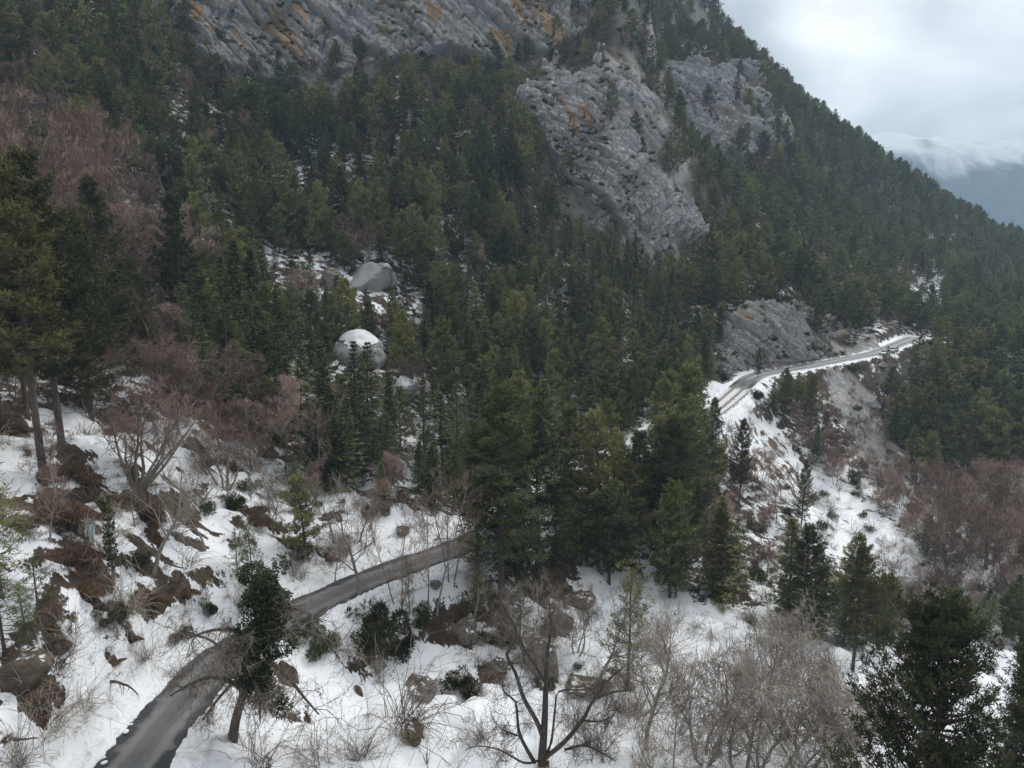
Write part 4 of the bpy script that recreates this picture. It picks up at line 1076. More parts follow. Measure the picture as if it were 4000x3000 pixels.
def where_phrase(u, v, r):
    """name the place of a tree by things one can find in the photograph"""
    k = min(range(len(LANDMARKS)), key=lambda q: math.hypot(u - LANDMARKS[q][0], v - LANDMARKS[q][1]))
    du, dv = u - LANDMARKS[k][0], v - LANDMARKS[k][1]; d = math.hypot(du, dv)
    if d < 70: rel = 'right at the'
    elif abs(dv) > abs(du): rel = ('just ' if d < 160 else 'well ') + ('below the' if dv > 0 else 'above the')
    else: rel = ('just ' if d < 160 else 'well ') + ('right of the' if du > 0 else 'left of the')
    return f'{rel} {LANDMARKS[k][2]}'
GROUPN = {0: 'young firs of the mountain forest', 1: 'dark pines of the mountain forest', 2: 'leafless trees of the mountainside'}
TONE = {0: 'conical young fir', 1: 'round-crowned dark pine', 2: 'leafless reddish tree'}
def place_woods():
    chosen = np.zeros(len(WX), bool)
    for ks, cap in (((0,), 230), ((1,), 230), ((2,), 200)):
        idx = np.where(vis & np.isin(WK, ks))[0]
        idx = idx[np.argsort(-(SIZE[idx] * WSEEN[idx]))][:cap]
        chosen[idx] = True
    for i in np.where(chosen)[0]:
        k = WK[i]; r = math.hypot(WX[i], WY[i]); u, v = PU[i], PV[i]
        if k == 0: tr, cr = FIRS[i % len(FIRS)]; nm, cat, base = 'fir_tree', 'fir tree', 12.0
        elif k == 1: tr, cr = PINES[i % len(PINES)]; nm, cat, base = 'pine_tree', 'pine tree', 14.0
        else: tr, cr = BARES[i % len(BARES)]; nm, cat, base = 'bare_tree', 'bare tree', 9.0
        size = 'tall' if WH[i] > 11 else ('small' if WH[i] < 8 else 'mid-sized')
        lab = f'{size} {TONE[k]} {where_phrase(u, v, r)}'
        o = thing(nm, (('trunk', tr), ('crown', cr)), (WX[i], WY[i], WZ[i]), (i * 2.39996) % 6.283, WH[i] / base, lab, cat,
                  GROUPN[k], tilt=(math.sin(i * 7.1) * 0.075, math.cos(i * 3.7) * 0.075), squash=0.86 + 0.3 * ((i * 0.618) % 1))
    return chosen
CHOSEN = place_woods()

# ------------------------------------------------------------------ the rest of the woods: one mass, too many to count
def scatter(name, label, cat, pts, idx, rot, scl, protos):
    """one object: points that carry plants through geometry nodes"""
    lib = bpy.data.collections.new(name + '_plants')
    for k, pr in enumerate(protos):
        meshes = pr if isinstance(pr, tuple) else (pr,)
        # join trunk and crown of a prototype into one mesh
        V = []; T = []; F = []; M = []; mats = []; off = 0
        for me in meshes:
            n = len(me.vertices); a = np.empty(n * 3, np.float32); me.vertices.foreach_get('co', a); V.append(a.reshape(-1, 3))
            t = np.empty(n, np.float32); me.attributes['tint'].data.foreach_get('value', t); T.append(t)
            f = np.empty(len(me.loops), np.int32); me.loops.foreach_get('vertex_index', f); F.append(f.reshape(-1, 4) + off)
            M.append(np.full(len(me.polygons), len(mats))); mats.append(me.materials[0]); off += n
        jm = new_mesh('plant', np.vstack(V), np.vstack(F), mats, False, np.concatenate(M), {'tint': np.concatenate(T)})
        lib.objects.link(bpy.data.objects.new(f'plant_{k:02d}', jm))
    me = bpy.data.meshes.new(name); n = len(pts)
    me.vertices.add(n); me.vertices.foreach_set('co', np.asarray(pts, np.float32).ravel())
    girth = np.asarray(scl) * RNG.uniform(0.85, 1.25, n)
    for nm, arr, ty in (('which', idx, 'INT'), ('turn', rot, 'FLOAT'), ('size', scl, 'FLOAT'), ('girth', girth, 'FLOAT'), ('lean', RNG.normal(size=n) * 0.05, 'FLOAT')):
        a = me.attributes.new(nm, ty, 'POINT'); a.data.foreach_set('value', np.asarray(arr, np.int32 if ty == 'INT' else np.float32))
    o = mesh_obj(name, me)
    ng = bpy.data.node_groups.new(name + '_nodes', 'GeometryNodeTree')
    ng.interface.new_socket('Geometry', in_out='INPUT', socket_type='NodeSocketGeometry'); ng.interface.new_socket('Geometry', in_out='OUTPUT', socket_type='NodeSocketGeometry')
    N = ng.nodes.new; gi = N('NodeGroupInput'); go = N('NodeGroupOutput')
    ci = N('GeometryNodeCollectionInfo'); ci.inputs['Collection'].default_value = lib; ci.inputs['Separate Children'].default_value = True; ci.inputs['Reset Children'].default_value = True
    ip = N('GeometryNodeInstanceOnPoints'); ip.inputs['Pick Instance'].default_value = True
    def na(nm, ty):
        q = N('GeometryNodeInputNamedAttribute'); q.data_type = ty; q.inputs['Name'].default_value = nm; return q.outputs['Attribute']
    cx = N('ShaderNodeCombineXYZ'); K = ng.links.new
    K(gi.outputs[0], ip.inputs['Points']); K(ci.outputs[0], ip.inputs['Instance']); K(na('which', 'INT'), ip.inputs['Instance Index'])
    K(na('lean', 'FLOAT'), cx.inputs['X']); K(na('turn', 'FLOAT'), cx.inputs['Z']); K(cx.outputs[0], ip.inputs['Rotation']); sx = N('ShaderNodeCombineXYZ'); gg = na('girth', 'FLOAT'); K(gg, sx.inputs['X']); K(gg, sx.inputs['Y']); K(na('size', 'FLOAT'), sx.inputs['Z']); K(sx.outputs[0], ip.inputs['Scale']); K(ip.outputs[0], go.inputs[0])
    o.modifiers.new('plants', 'NODES').node_group = ng
    return tag(o, label, cat, kind='stuff')
def rest_of_woods():
    rest = np.where(~CHOSEN & (np.abs(PU - 2000) < 2500) & ((WSEEN > 0) | (np.hypot(WX, WY) < 120)))[0]
    r = np.hypot(WX[rest], WY[rest])
    protos = FIRS[:3] + PINES[:3] + FARS + FARBARES
    base = [12] * 3 + [14] * 3 + [11] * 5 + [8] * 2
    k = WK[rest]; j = np.arange(len(rest))
    which = np.where(k == 2, 11 + j % 2, np.where(r > 235, np.where(k == 0, 6 + j % 2, 8 + j % 3), np.where(k == 0, j % 3, 3 + j % 3)))
    scl = WH[rest] / np.array(base)[which]
    scatter('forest', 'dense distant evergreen forest covering the mountainside and hazy ridge', 'forest', np.stack([WX[rest], WY[rest], WZ[rest]], 1), which, RNG.uniform(0, 6.28, len(rest)), scl, protos)
    # brush on the forest floor
    x, y = candidates(2.6, 60, 330)
    d, rz, rs = road_near(x, y)
    m = (np.abs(d) > 5.5) & (~in_poly(x, y, Z_GULLY) | (RNG.uniform(size=x.shape) < 0.5))
    dn = np.where(in_poly(x, y, Z_CLEARLEFT), 0.26, np.where(in_poly(x, y, Z_LOWER), 0.16, 0.34)) + np.where(in_poly(x, y, Z_BENDSLOPE), 0.35, 0) + np.where(in_poly(x, y, Z_BARELEFT), 0.25, 0)
    for poly in CLIFF_FOOT: m &= ~in_poly(x, y, poly)
    m &= RNG.uniform(size=x.shape) < dn
    x, y = x[m], y[m]; z = ground(x, y) - 0.05; n = len(x)
    scatter('undergrowth', 'low leafless brush and juniper scattered over the forest floor', 'undergrowth', np.stack([x, y, z], 1), RNG.choice(5, n, p=[0.28, 0.28, 0.24, 0.1, 0.1]), RNG.uniform(0, 6.28, n), RNG.uniform(0.5, 1.25, n), SHRUBS + BUSHES[:2])
    # dry grass and bracken that stick out of the thin near snow
    x, y = candidates(1.15, 30, 135); d, rz, rs = road_near(x, y)
    m = (np.abs(d) > 4.6) & (RNG.uniform(size=x.shape) < np.clip(0.07 + 0.38 * fbm(x / 7, y / 7, 2), 0.02, 0.5))
    x, y = [x[m]], [y[m]]
    for (u, v, w) in EARTH:
        gx, gy, gz = spot(u, v); rr = 0.34 * w * math.sqrt(gx * gx + gy * gy + gz * gz) / FPX; k = int(min(120, 9 * rr * rr)) + 3
        x.append(gx + RNG.normal(size=k) * rr * 0.6); y.append(gy + RNG.normal(size=k) * rr * 0.75)
    x = np.concatenate(x); y = np.concatenate(y); ok = np.abs(road_near(x, y)[0]) > 4.2; x, y = x[ok], y[ok]
    z = ground(x, y); n = len(x)
    scatter('dry_grass', 'tufts of dry brown grass and bracken poking through the near snow', 'grass', np.stack([x, y, z], 1), RNG.integers(0, 3, n), RNG.uniform(0, 6.28, n), RNG.uniform(0.5, 1.5, n), TUFTS)
rest_of_woods()
print('woods', len(WX), 'individual', int(CHOSEN.sum()), 'visible', int(vis.sum()))
# ------------------------------------------------------------------ far mountain
def build_mountain():
    M = MT('far_mountain', 0.95)
    st = M.noise(0.006, 6, 0.62, stretch=((1.0, 1.0, 0.30), (0, 0.25, 0)))
    q = M.n('ShaderNodeSeparateXYZ'); M.l(M.coord(), q.inputs[0])
    hi = M.step(q.outputs['Z'], 140, 430, -0.06, 0.42)  # snow whitens with height, also painting the summit's fade into cloud
    sf = M.step(M.math('ADD', st, hi), 0.54, 0.86)
    c = M.mix(sf, M.ramp(M.noise(0.02, 5), (0.3, (0.030, 0.045, 0.045)), (0.7, (0.10, 0.115, 0.12))), (0.85, 0.87, 0.9))
    M.color(c)
    nx, ny = 170, 110
    X, Y = np.meshgrid(np.linspace(300, 4200, nx), np.linspace(2000, 3300, ny))
    t = (Y - 2000) / 1300
    Z = -640 + 1000 * sstep(-0.1, 0.75, t) * (1.06 + 0.07 * fbm(X / 1500 + 2.3, Y / 2600, 2)) + 70 * (0.55 - np.abs(fbm(X / 420 + 5, Y / 900, 4))) * sstep(0.05, 0.4, t) - 420 * sstep(0.75, 1.0, t)
    me = new_mesh('mountain', np.stack([X, Y, Z], 2).reshape(-1, 3), grid_faces(nx, ny), [M.m], True)
    return tag(mesh_obj('mountain', me), 'distant blue mountain streaked with snow under the cloud', None, kind='structure')
build_mountain()

# ------------------------------------------------------------------ boulders
import bmesh
def ico(sub):
    bm = bmesh.new(); bmesh.ops.create_icosphere(bm, subdivisions=sub, radius=1.0)
    V = np.array([v.co for v in bm.verts]); F = np.array([[v.index for v in f.verts] for f in bm.faces]); bm.free(); return V, F
ICO = ico(5); ICO4 = ico(4)
def n3(P, s, o=3, seed=0):
    return (fbm(P[:, 0] * s + seed, P[:, 1] * s + 3.7, o) + fbm(P[:, 1] * s + 7 + seed, P[:, 2] * s, o) + fbm(P[:, 2] * s + 1, P[:, 0] * s + 5 + seed, o)) / 2.2
def rock_material(name, c1, c2, c3, moss=0.4, snow=0.5):
    M = MT(name, 0.92); n = M.noise(1.1, 6, 0.65); m = M.noise(4.0, 5, 0.65)
    c = M.ramp(n, (0.3, c1), (0.5, c2), (0.72, c3))
    vor = M.n('ShaderNodeTexVoronoi', feature='DISTANCE_TO_EDGE'); vor.inputs['Scale'].default_value = 0.45
    wv = M.mix(0.25, M.coord(), M.n('ShaderNodeTexNoise').outputs['Color']); M.l(wv, vor.inputs['Vector'])
    ck = M.step(vor.outputs['Distance'], 0.0, 0.025, 1.0, 0.0)
    c = M.mix(M.math('MULTIPLY', ck, 0.6), c, (0.05, 0.05, 0.05))
    c = M.mix(M.math('MULTIPLY', M.step(M.math('ADD', m, M.math('MULTIPLY', M.nz(), 0.2)), 0.60, 0.70), moss), c, (0.070, 0.060, 0.026))
    sn = M.step(M.math('ADD', M.nz(), M.math('MULTIPLY', M.math('SUBTRACT', n, 0.5), 0.9)), 1.12 - snow * 0.6, 1.2 - snow * 0.6)
    c = M.mix(sn, c, (0.78, 0.81, 0.85))
    M.color(c); M.bump(M.math('ADD', M.math('MULTIPLY', ck, -0.6), M.math('ADD', m, n)), 0.7, 0.15)
    return M.m
MAT_ROCKG = rock_material('grey_limestone_boulder', (0.22, 0.22, 0.225), (0.33, 0.33, 0.335), (0.43, 0.425, 0.415), 0.1, 0.25)
MAT_ROCKB = rock_material('mossy_boulder', (0.085, 0.075, 0.066), (0.18, 0.165, 0.15), (0.30, 0.28, 0.265), 0.75, 0.3)
MAT_ROCKE = rock_material('earthy_rock', (0.045, 0.034, 0.025), (0.105, 0.080, 0.056), (0.21, 0.175, 0.135), 0.6, 0.25)
_ms = MT('fresh_snow', 0.55); _ms.color(snow_color(_ms)); _ms.bump(_ms.noise(2.0, 4), 0.25, 0.1); MAT_SNOW = _ms.m
def make_boulder(seed, rough=0.3, facet=0.5, cap=0.0, mat=None, res=ICO4):
    V, F = res; V = V.copy(); g = np.random.default_rng(seed)
    r = 1 + rough * n3(V, 0.9, 3, seed * 3.1) + rough * 0.35 * n3(V, 2.6, 3, seed)
    V = V * r[:, None]
    for k in range(int(16 * facet)):                                   # flat broken faces
        n = g.normal(size=3); n /= np.linalg.norm(n); d = g.uniform(0.55, 0.85)
        h = V @ n - d; V = np.where(h[:, None] > 0, V - n * h[:, None] * 0.97, V)
    V = V + (rough * (0.13 * n3(V, 3.2, 3, seed + 2) + 0.08 * n3(V, 8, 2, seed)))[:, None] * V * (1.0 if facet > 0.3 else 0.3)
    me = new_mesh('rock', V, F, [mat or MAT_ROCKB], facet < 0.3)
    caps = None
    if cap > 0:
        fn = np.cross(V[F[:, 1]] - V[F[:, 0]], V[F[:, 2]] - V[F[:, 0]]); fn /= np.linalg.norm(fn, axis=1)[:, None] + 1e-9
        ctr = V[F].mean(1); lim = 0.50 + 0.28 * n3(ctr, 2.2, 4, 5)
        zn = ctr[:, 2] / np.abs(V[:, 2]).max()
        m = zn > lim
        up = np.clip((V[:, 2] / np.abs(V[:, 2]).max() - 0.46) * 3.2, 0, 1) ** 0.5
        Vc = V * (1.004 + 0.0 * r[:, None]) + np.column_stack([np.zeros(len(V))] * 2 + [cap * up]) + V * 0.02 * up[:, None]
        caps = new_mesh('snow_cap', Vc, F[m], [MAT_SNOW], True)
    return me, caps
BOULDERS = {k: [make_boulder(600 + 10 * j + i, 0.5, 0.8, 0.0, m, ICO) for i in range(4)] for j, (k, m) in enumerate((('grey', MAT_ROCKG), ('mossy', MAT_ROCKB), ('earth', MAT_ROCKE)))}
def boulder_at(u, v, wpx, label, kind='mossy', var=0, sq=0.75, deep=0.35, rz=0.0, stretch=1.0, own=None, cap=0.0, rough=0.36, facet=0.7):
    x, y, z = spot(u, v); s = 0.5 * wpx * math.sqrt(x * x + y * y + z * z) / FPX
    me, caps = (BOULDERS[kind][var % 4] if own is None else make_boulder(own, rough, facet, cap, {'grey': MAT_ROCKG, 'mossy': MAT_ROCKB, 'earth': MAT_ROCKE}[kind], ICO))
    if caps is None:
        o = mesh_obj('boulder', me); o.location = (x, y, z + s * sq * (1 - 2 * deep)); o.scale = (s * stretch, s, s * sq); o.rotation_euler = (0, 0, rz)
    else:
        o = empty('boulder', (x, y, z + s * sq * (1 - 2 * deep)), rz); o.scale = (s * stretch, s, s * sq); mesh_obj('rock', me, o); mesh_obj('snow_cap', caps, o)
    return tag(o, label, 'boulder')
boulder_at(1405, 1400, 205, 'big smooth domed grey boulder with a thick snow cap in the wood', 'grey', own=71, cap=0.09, rough=0.17, facet=0.16, sq=0.85, deep=0.42)
boulder_at(1570, 1530, 120, 'domed boulder almost wholly under snow, just below the bigger one', 'grey', own=72, cap=0.2, rough=0.22, facet=0.16, sq=0.7, deep=0.45)
boulder_at(1470, 1110, 240, 'largest bare grey crag in a clearing above the domed boulder', 'grey', own=73, rough=0.42, facet=0.8, sq=0.75, deep=0.42)
boulder_at(1310, 1120, 130, 'low dark rock ledge leaning on the bare grey crag', 'mossy', 1, 0.8)
for i, (u, v, w, kd, sq, lab) in enumerate([
    (1815, 2490, 150, 'mossy', 1.15, 'upright lichen-grey boulder under the tall pine, left of the dark gap'),
    (2120, 2600, 190, 'mossy', 1.0, 'wide pale-faced boulder behind the broken dead tree'),
    (2170, 2470, 190, 'mossy', 0.8, 'dark slab with reddish earth below the snowy brown boulder'),
    (2255, 2360, 170, 'earth', 0.75, 'brown boulder with a snow patch between two conifers'),
    (1650, 2700, 160, 'mossy', 0.75, 'rounded grey boulder overgrown by an arching bare bush'),
    (1480, 2600, 100, 'mossy', 0.6, 'small lichen-spotted boulder on open snow below the juniper'),
    (1615, 2860, 120, 'earth', 0.6, 'dark wet stone at the foot of the arching bush'),
    (2280, 2680, 190, 'earth', 0.5, 'long brown earth-covered rock on the snow right of the dead tree'),
    (1400, 2700, 45, 'earth', 1.6, 'small upright mossy stump-like rock in the snow'),
    (1950, 2620, 110, 'mossy', 0.6, 'low reddish-grey boulder left of the wide pale boulder'),
    (2395, 2630, 60, 'earth', 0.6, 'small dark stone beside the ivy-grown conifer'),
    (1700, 2290, 70, 'mossy', 0.7, 'small grey boulder just below the road edge'),
    (1570, 2080, 80, 'mossy', 0.7, 'grey boulder on the uphill snow by the road'),
    (3540, 2300, 120, 'grey', 0.8, 'rounded snow-covered boulder at the foot of the snow gully'),
    (3430, 2360, 110, 'grey', 0.7, 'snowy boulder left of the rounded one in the ravine'),
    (3720, 2420, 130, 'grey', 0.7, 'broad snowy boulder behind the large dark pine top'),
    (3350, 2510, 100, 'grey', 0.7, 'snow-covered boulder beside the open pine'),
    (3880, 2380, 130, 'grey', 0.7, 'snowy boulder at the edge of the ravine wood'),
    (3445, 1432, 40, 'grey', 0.8, 'small grey boulder on the verge below the parked cars'),
    (3405, 1590, 50, 'grey', 0.8, 'pale stone lying on the scree'),
    (2500, 1735, 80, 'grey', 1.3, 'pale rock outcrop beside the snowy middle stretch of road'),
    (2680, 1470, 45, 'grey', 1.4, 'narrow grey rock standing in trees left of the road bend'),
    (2330, 1790, 60, 'grey', 1.4, 'grey rock pillar above the middle stretch of road'),
    (70, 2660, 230, 'earth', 1.0, 'large dark earthy rock at the edge of the snow bank'),
    (225, 2530, 110, 'earth', 1.1, 'narrow brown rock rib on the snow left of the road'),
    (370, 150, 60, 'grey', 1.1, 'pale rock showing between trees at the upper wood edge'),
    (550, 280, 60, 'grey', 1.2, 'pale crag between dark trees below the long cliff'),
    (3060, 1000, 40, 'grey', 1.0, 'small pale rock high in the wood above the cutting'),
    (3680, 1300, 60, 'grey', 0.8, 'snowy rock above the far end of the road')]):
    boulder_at(u, v, w * 0.85, lab, kd, i, sq, 0.36 if kd != 'earth' else 0.45, (i * 1.3) % 6.28, stretch=1.0 + 0.25 * math.sin(i * 2.1))

# ------------------------------------------------------------------ banks of earth and dry grass
TUSS = [make_tussock(700 + i) for i in range(4)]
for i, (u, v, w, rz, sh, lab) in enumerate(BANKS):
    x, y, z = spot(u, v); L_ = 0.85 * w * math.sqrt(x * x + y * y + z * z) / FPX
    bm_, gr_ = TUSS[i % 4]; s = L_ / 5.0
    o = thing('grass_bank', (('earth', bm_), ('grass', gr_)), (x, y, z - 0.05), rz, s, lab, 'grass bank', 'banks of earth and dry grass')
    o.scale = (s * 1.1, s * 0.75, s * 0.5 * sh)

# ------------------------------------------------------------------ large single trees
MAT_NEARPINE = crown_material('near_pine_needles', (0.018, 0.022, 0.011), (0.052, 0.059, 0.026), (0.128, 0.128, 0.052))
BIGPINE = [make_pine(800 + i, h=22, rad=4.2 + 0.4 * i, base=(0.38, 0.27, 0.16, 0.12)[i], nlimb=130, tufts=22, blade=12, bl=0.46, bw=0.075, dead=14, trunk_r=0.0125, mat=MAT_NEARPINE) for i in range(4)]
BIGFIR = [make_fir(830 + i, h=18, rad=3.4 + 0.3 * i, nbr=380, per=34, bl=0.6, bw=0.09, base=0.05) for i in range(2)]
YOUNG = [make_pine(850 + i, h=6, rad=1.4 + 0.2 * i, base=0.08, nlimb=44, tufts=9, blade=10, bl=0.26, bw=0.035, dead=0, trunk_r=0.012) for i in range(3)]
GREYBARE = [make_bare(860 + i, h=11, r0=0.17, stems=(1, 1, 3)[i], n1=12, n2=9, n3=7, n4=3, tw=0.0095, gnarl=0.24, up=0.03, mat=MAT_TWIG2, spread=0.95, start=0.3) for i in range(3)]
PALEBUSH = [make_bare(870 + i, h=10, r0=0.15, stems=(4, 5, 4)[i], n1=9, n2=8, n3=6, n4=2, tw=0.0120, gnarl=0.25, up=0.03, mat=MAT_TWIG2, spread=1.05, start=0.22, stem_spread=0.5) for i in range(3)]
REDBARE = [make_bare(880 + i, h=14, r0=0.18, stems=(1, 2, 1)[i], n1=15, n2=10, n3=8, n4=5, tw=0.0145, gnarl=0.17, spread=0.8, start=0.25) for i in range(3)]
MULTI = make_bare(890, h=9, r0=0.20, stems=8, lean=(0.25, 0), n1=7, n2=7, n3=6, n4=3, tw=0.009, gnarl=0.14, spread=0.85, start=0.3, stem_spread=0.55)
LEAN = make_bare(891, h=11, r0=0.22, lean=(0.55, 0.1), n1=11, n2=8, n3=6, n4=3, tw=0.008, gnarl=0.2, spread=0.95, mat=MAT_TWIG2, start=0.3)
SLIM = [make_bare(893 + i, h=11, r0=0.10, stems=(2, 3)[i], n1=12, n2=6, n3=6, n4=2, tw=0.008, gnarl=0.12, spread=0.5, start=0.3, stem_spread=0.15) for i in range(2)]
def tree_at(name, proto, base_h, u, v, vtop, label, cat, rz=0.0, wide=1.0, group=None, tilt=(0, 0), crown='crown'):
    x, y, z = spot(u, v); h = max(1.0, ray(u, vtop)[1] * y - z); s = h / base_h
    o = thing(name, (('trunk', proto[0]), (crown, proto[1])), (x, y, z - 0.1), rz, s, label, cat, group, tilt)
    o.scale = (s * wide, s * wide, s)
    return o
for (u, v, vt, pi, wd, lab) in [
    (175, 1890, 640, 0, 1.05, 'tall pine with a bare grey trunk beside the brown grassy bank'),
    (245, 1760, 600, 1, 1.0, 'tall pine standing just behind the bare-trunked one'),
    (5, 1640, 740, 1, 1.0, 'tall dark pine cut by the photo edge'),
    (420, 1420, 700, 2, 1.0, 'dark pine behind the tall pair at the edge of the reddish trees'),
    (360, 1640, 830, 3, 1.1, 'bushy dark pine leaning out of the tall pair over the clearing'),
    (110, 1640, 880, 1, 1.0, 'bushy pine filling the gap between the tall pines and the photo edge'),
    (720, 1330, 770, 3, 1.0, 'broad dark pine between reddish bare trees and the wood'),
    (1960, 2400, 1520, 1, 1.35, 'tallest olive-green pine beside the near road, base among boulders'),
    (2100, 2330, 1640, 2, 1.3, 'dense olive pine just right of the tallest one'),
    (1865, 2240, 1660, 0, 1.0, 'slim pine with bare trunk at the road edge'),
    (2290, 2190, 1750, 2, 1.15, 'green pine with a dark ivied trunk in the middle of the group'),
    (2440, 2150, 1800, 1, 1.2, 'slender green pine between the ivied pine and the dark one'),
    (2610, 2170, 1640, 3, 1.3, 'broad dark pine below the snowy road bend'),
    (2770, 1960, 1560, 2, 0.8, 'green pine close under the road bend'),
    (2890, 1930, 1640, 2, 0.9, 'bushy pine on the slope below the guard rail'),
    (3130, 2050, 1800, 3, 0.8, 'lone small pine on the snow gully'),
    (2800, 2350, 1990, 3, 1.4, 'dark pine standing behind the pale leafless thicket'),
    (3130, 2500, 2060, 3, 1.4, 'broad dark pine left of the open pine'),
    (3330, 2620, 2130, 1, 1.1, 'open pine with visible trunk in front of snowy boulders'),
    (2960, 1480, 1360, 2, 0.8, 'yellow-green pine at the inner side of the road bend'),
    (3060, 1640, 1440, 3, 0.9, 'yellowish pine clump under the road edge'),
    (3160, 1700, 1470, 3, 0.9, 'dark green pine beside the scree'),
    ]:
    tree_at('pine_tree', BIGPINE[pi], 22.0, u, v, vt, lab, 'pine tree', rz=(u * 0.7) % 6.28, wide=wd)
for (u, v, vt, fi, wd, lab) in [
    (1400, 1850, 1330, 0, 1.15, 'broad dark fir in front of the domed boulder'),
    (1530, 1800, 1430, 1, 1.0, 'dark fir right of the broad one below the snowy boulder'),
    (1660, 1880, 1470, 0, 1.0, 'dark fir behind the bare road trees'),
    (1250, 1880, 1560, 1, 1.0, 'fir with snow-dusted boughs left of the dark fir group'),
    (1790, 1900, 1500, 1, 0.9, 'narrow green fir between the fir group and the tallest pine'),
    (900, 1560, 1000, 0, 1.0, 'tall dark green fir at the top of the snow clearing'),
    (780, 1530, 1060, 1, 1.0, 'fir beside the tall one at the top of the snow clearing'),
    (1100, 1560, 1130, 0, 1.0, 'fir left of the domed snow-capped boulder'),
    (1250, 1580, 1260, 1, 0.9, 'pale green fir just left of the domed boulder'),
    ]:
    tree_at('fir_tree', BIGFIR[fi], 18.0, u, v, vt, lab, 'fir tree', rz=(u * 0.9) % 6.28, wide=wd)
for i, (u, v, vt, wd, lab) in enumerate([
    (5, 2330, 1780, 1.2, 'young pine cut by the photo edge beside the ice'), (20, 2560, 2250, 1.6, 'dark bushy pine low at the photo edge'),
    (150, 2380, 2170, 1.5, 'small bushy green pine beside the ice column foot'), (100, 2470, 2290, 1.5, 'small pine bush above the large earthy rock'),
    (1000, 2440, 2060, 0.8, 'slim young pine behind the ivy-covered tree'), (930, 2260, 2070, 0.9, 'small ivy-dark pine in the snow clearing'),
    (1160, 2010, 1800, 1.3, 'dark young pine leaning over the brown bank'), (1120, 1870, 1700, 1.2, 'young pine above the brown bank'),
    (810, 2390, 2240, 0.7, 'thin pale sapling above the road'), (1060, 1650, 1480, 1.4, 'snow-dusted young pine above the clearing'),
    (960, 1500, 1330, 1.3, 'young pine on the snow strip above the clearing'), (1600, 2400, 2180, 0.7, 'slim juniper-like conifer at the road edge'),
    (2450, 2690, 2240, 1.1, 'ivy-grown conifer with a bare foot in the snow'), (2640, 2330, 2080, 1.2, 'bushy conifer on the snow below the dark pine'),
    (1870, 2420, 2230, 1.2, 'bushy conifer at the foot of the tallest pine'), (2030, 2520, 2300, 1.3, 'dark conifer among the boulders'),
    (690, 2070, 1960, 0.6, 'sapling beside the leaning grey tree'), (900, 1950, 1820, 0.7, 'sapling on the open snow clearing'), (980, 1960, 1850, 0.6, 'second sapling on the open snow clearing')]):
    tree_at('young_pine', YOUNG[i % 3], 6.0, u, v, vt, lab, 'young pine', rz=i * 1.7, wide=wd)
MAT_DARKPINE = crown_material('dark_pine_needles', (0.014, 0.017, 0.009), (0.036, 0.040, 0.018), (0.092, 0.090, 0.036))
def edge_pines():
    # the large pine that rises from the slope below the camera, and its neighbour
    fine = make_pine(840, h=20, rad=3.3, base=0.2, nlimb=230, tufts=30, blade=12, bl=0.30, bw=0.050, dead=10, trunk_r=0.0125, round_=0.35, taper=0.22, mat=MAT_DARKPINE)
    for (u, vt, D, wd, rz, lab) in ((3730, 2390, 33.0, 0.88, 0.4, 'large dark pine with bristling shoots, the nearest tree at the lower corner'), (4110, 2420, 46.0, 0.9, 2.1, 'olive pine behind the nearest dark pine, cut by the photo edge')):
        x, y, zt = at(u, vt, D); z = float(ground(np.array([x]), np.array([y]))[0]); s = (zt - z) / 20.0
        o = thing('pine_tree', (('trunk', fine[0]), ('crown', fine[1])), (x, y, z - 0.1), rz, s, lab, 'pine tree')
        o.scale = (s * wd, s * wd, s)
edge_pines()
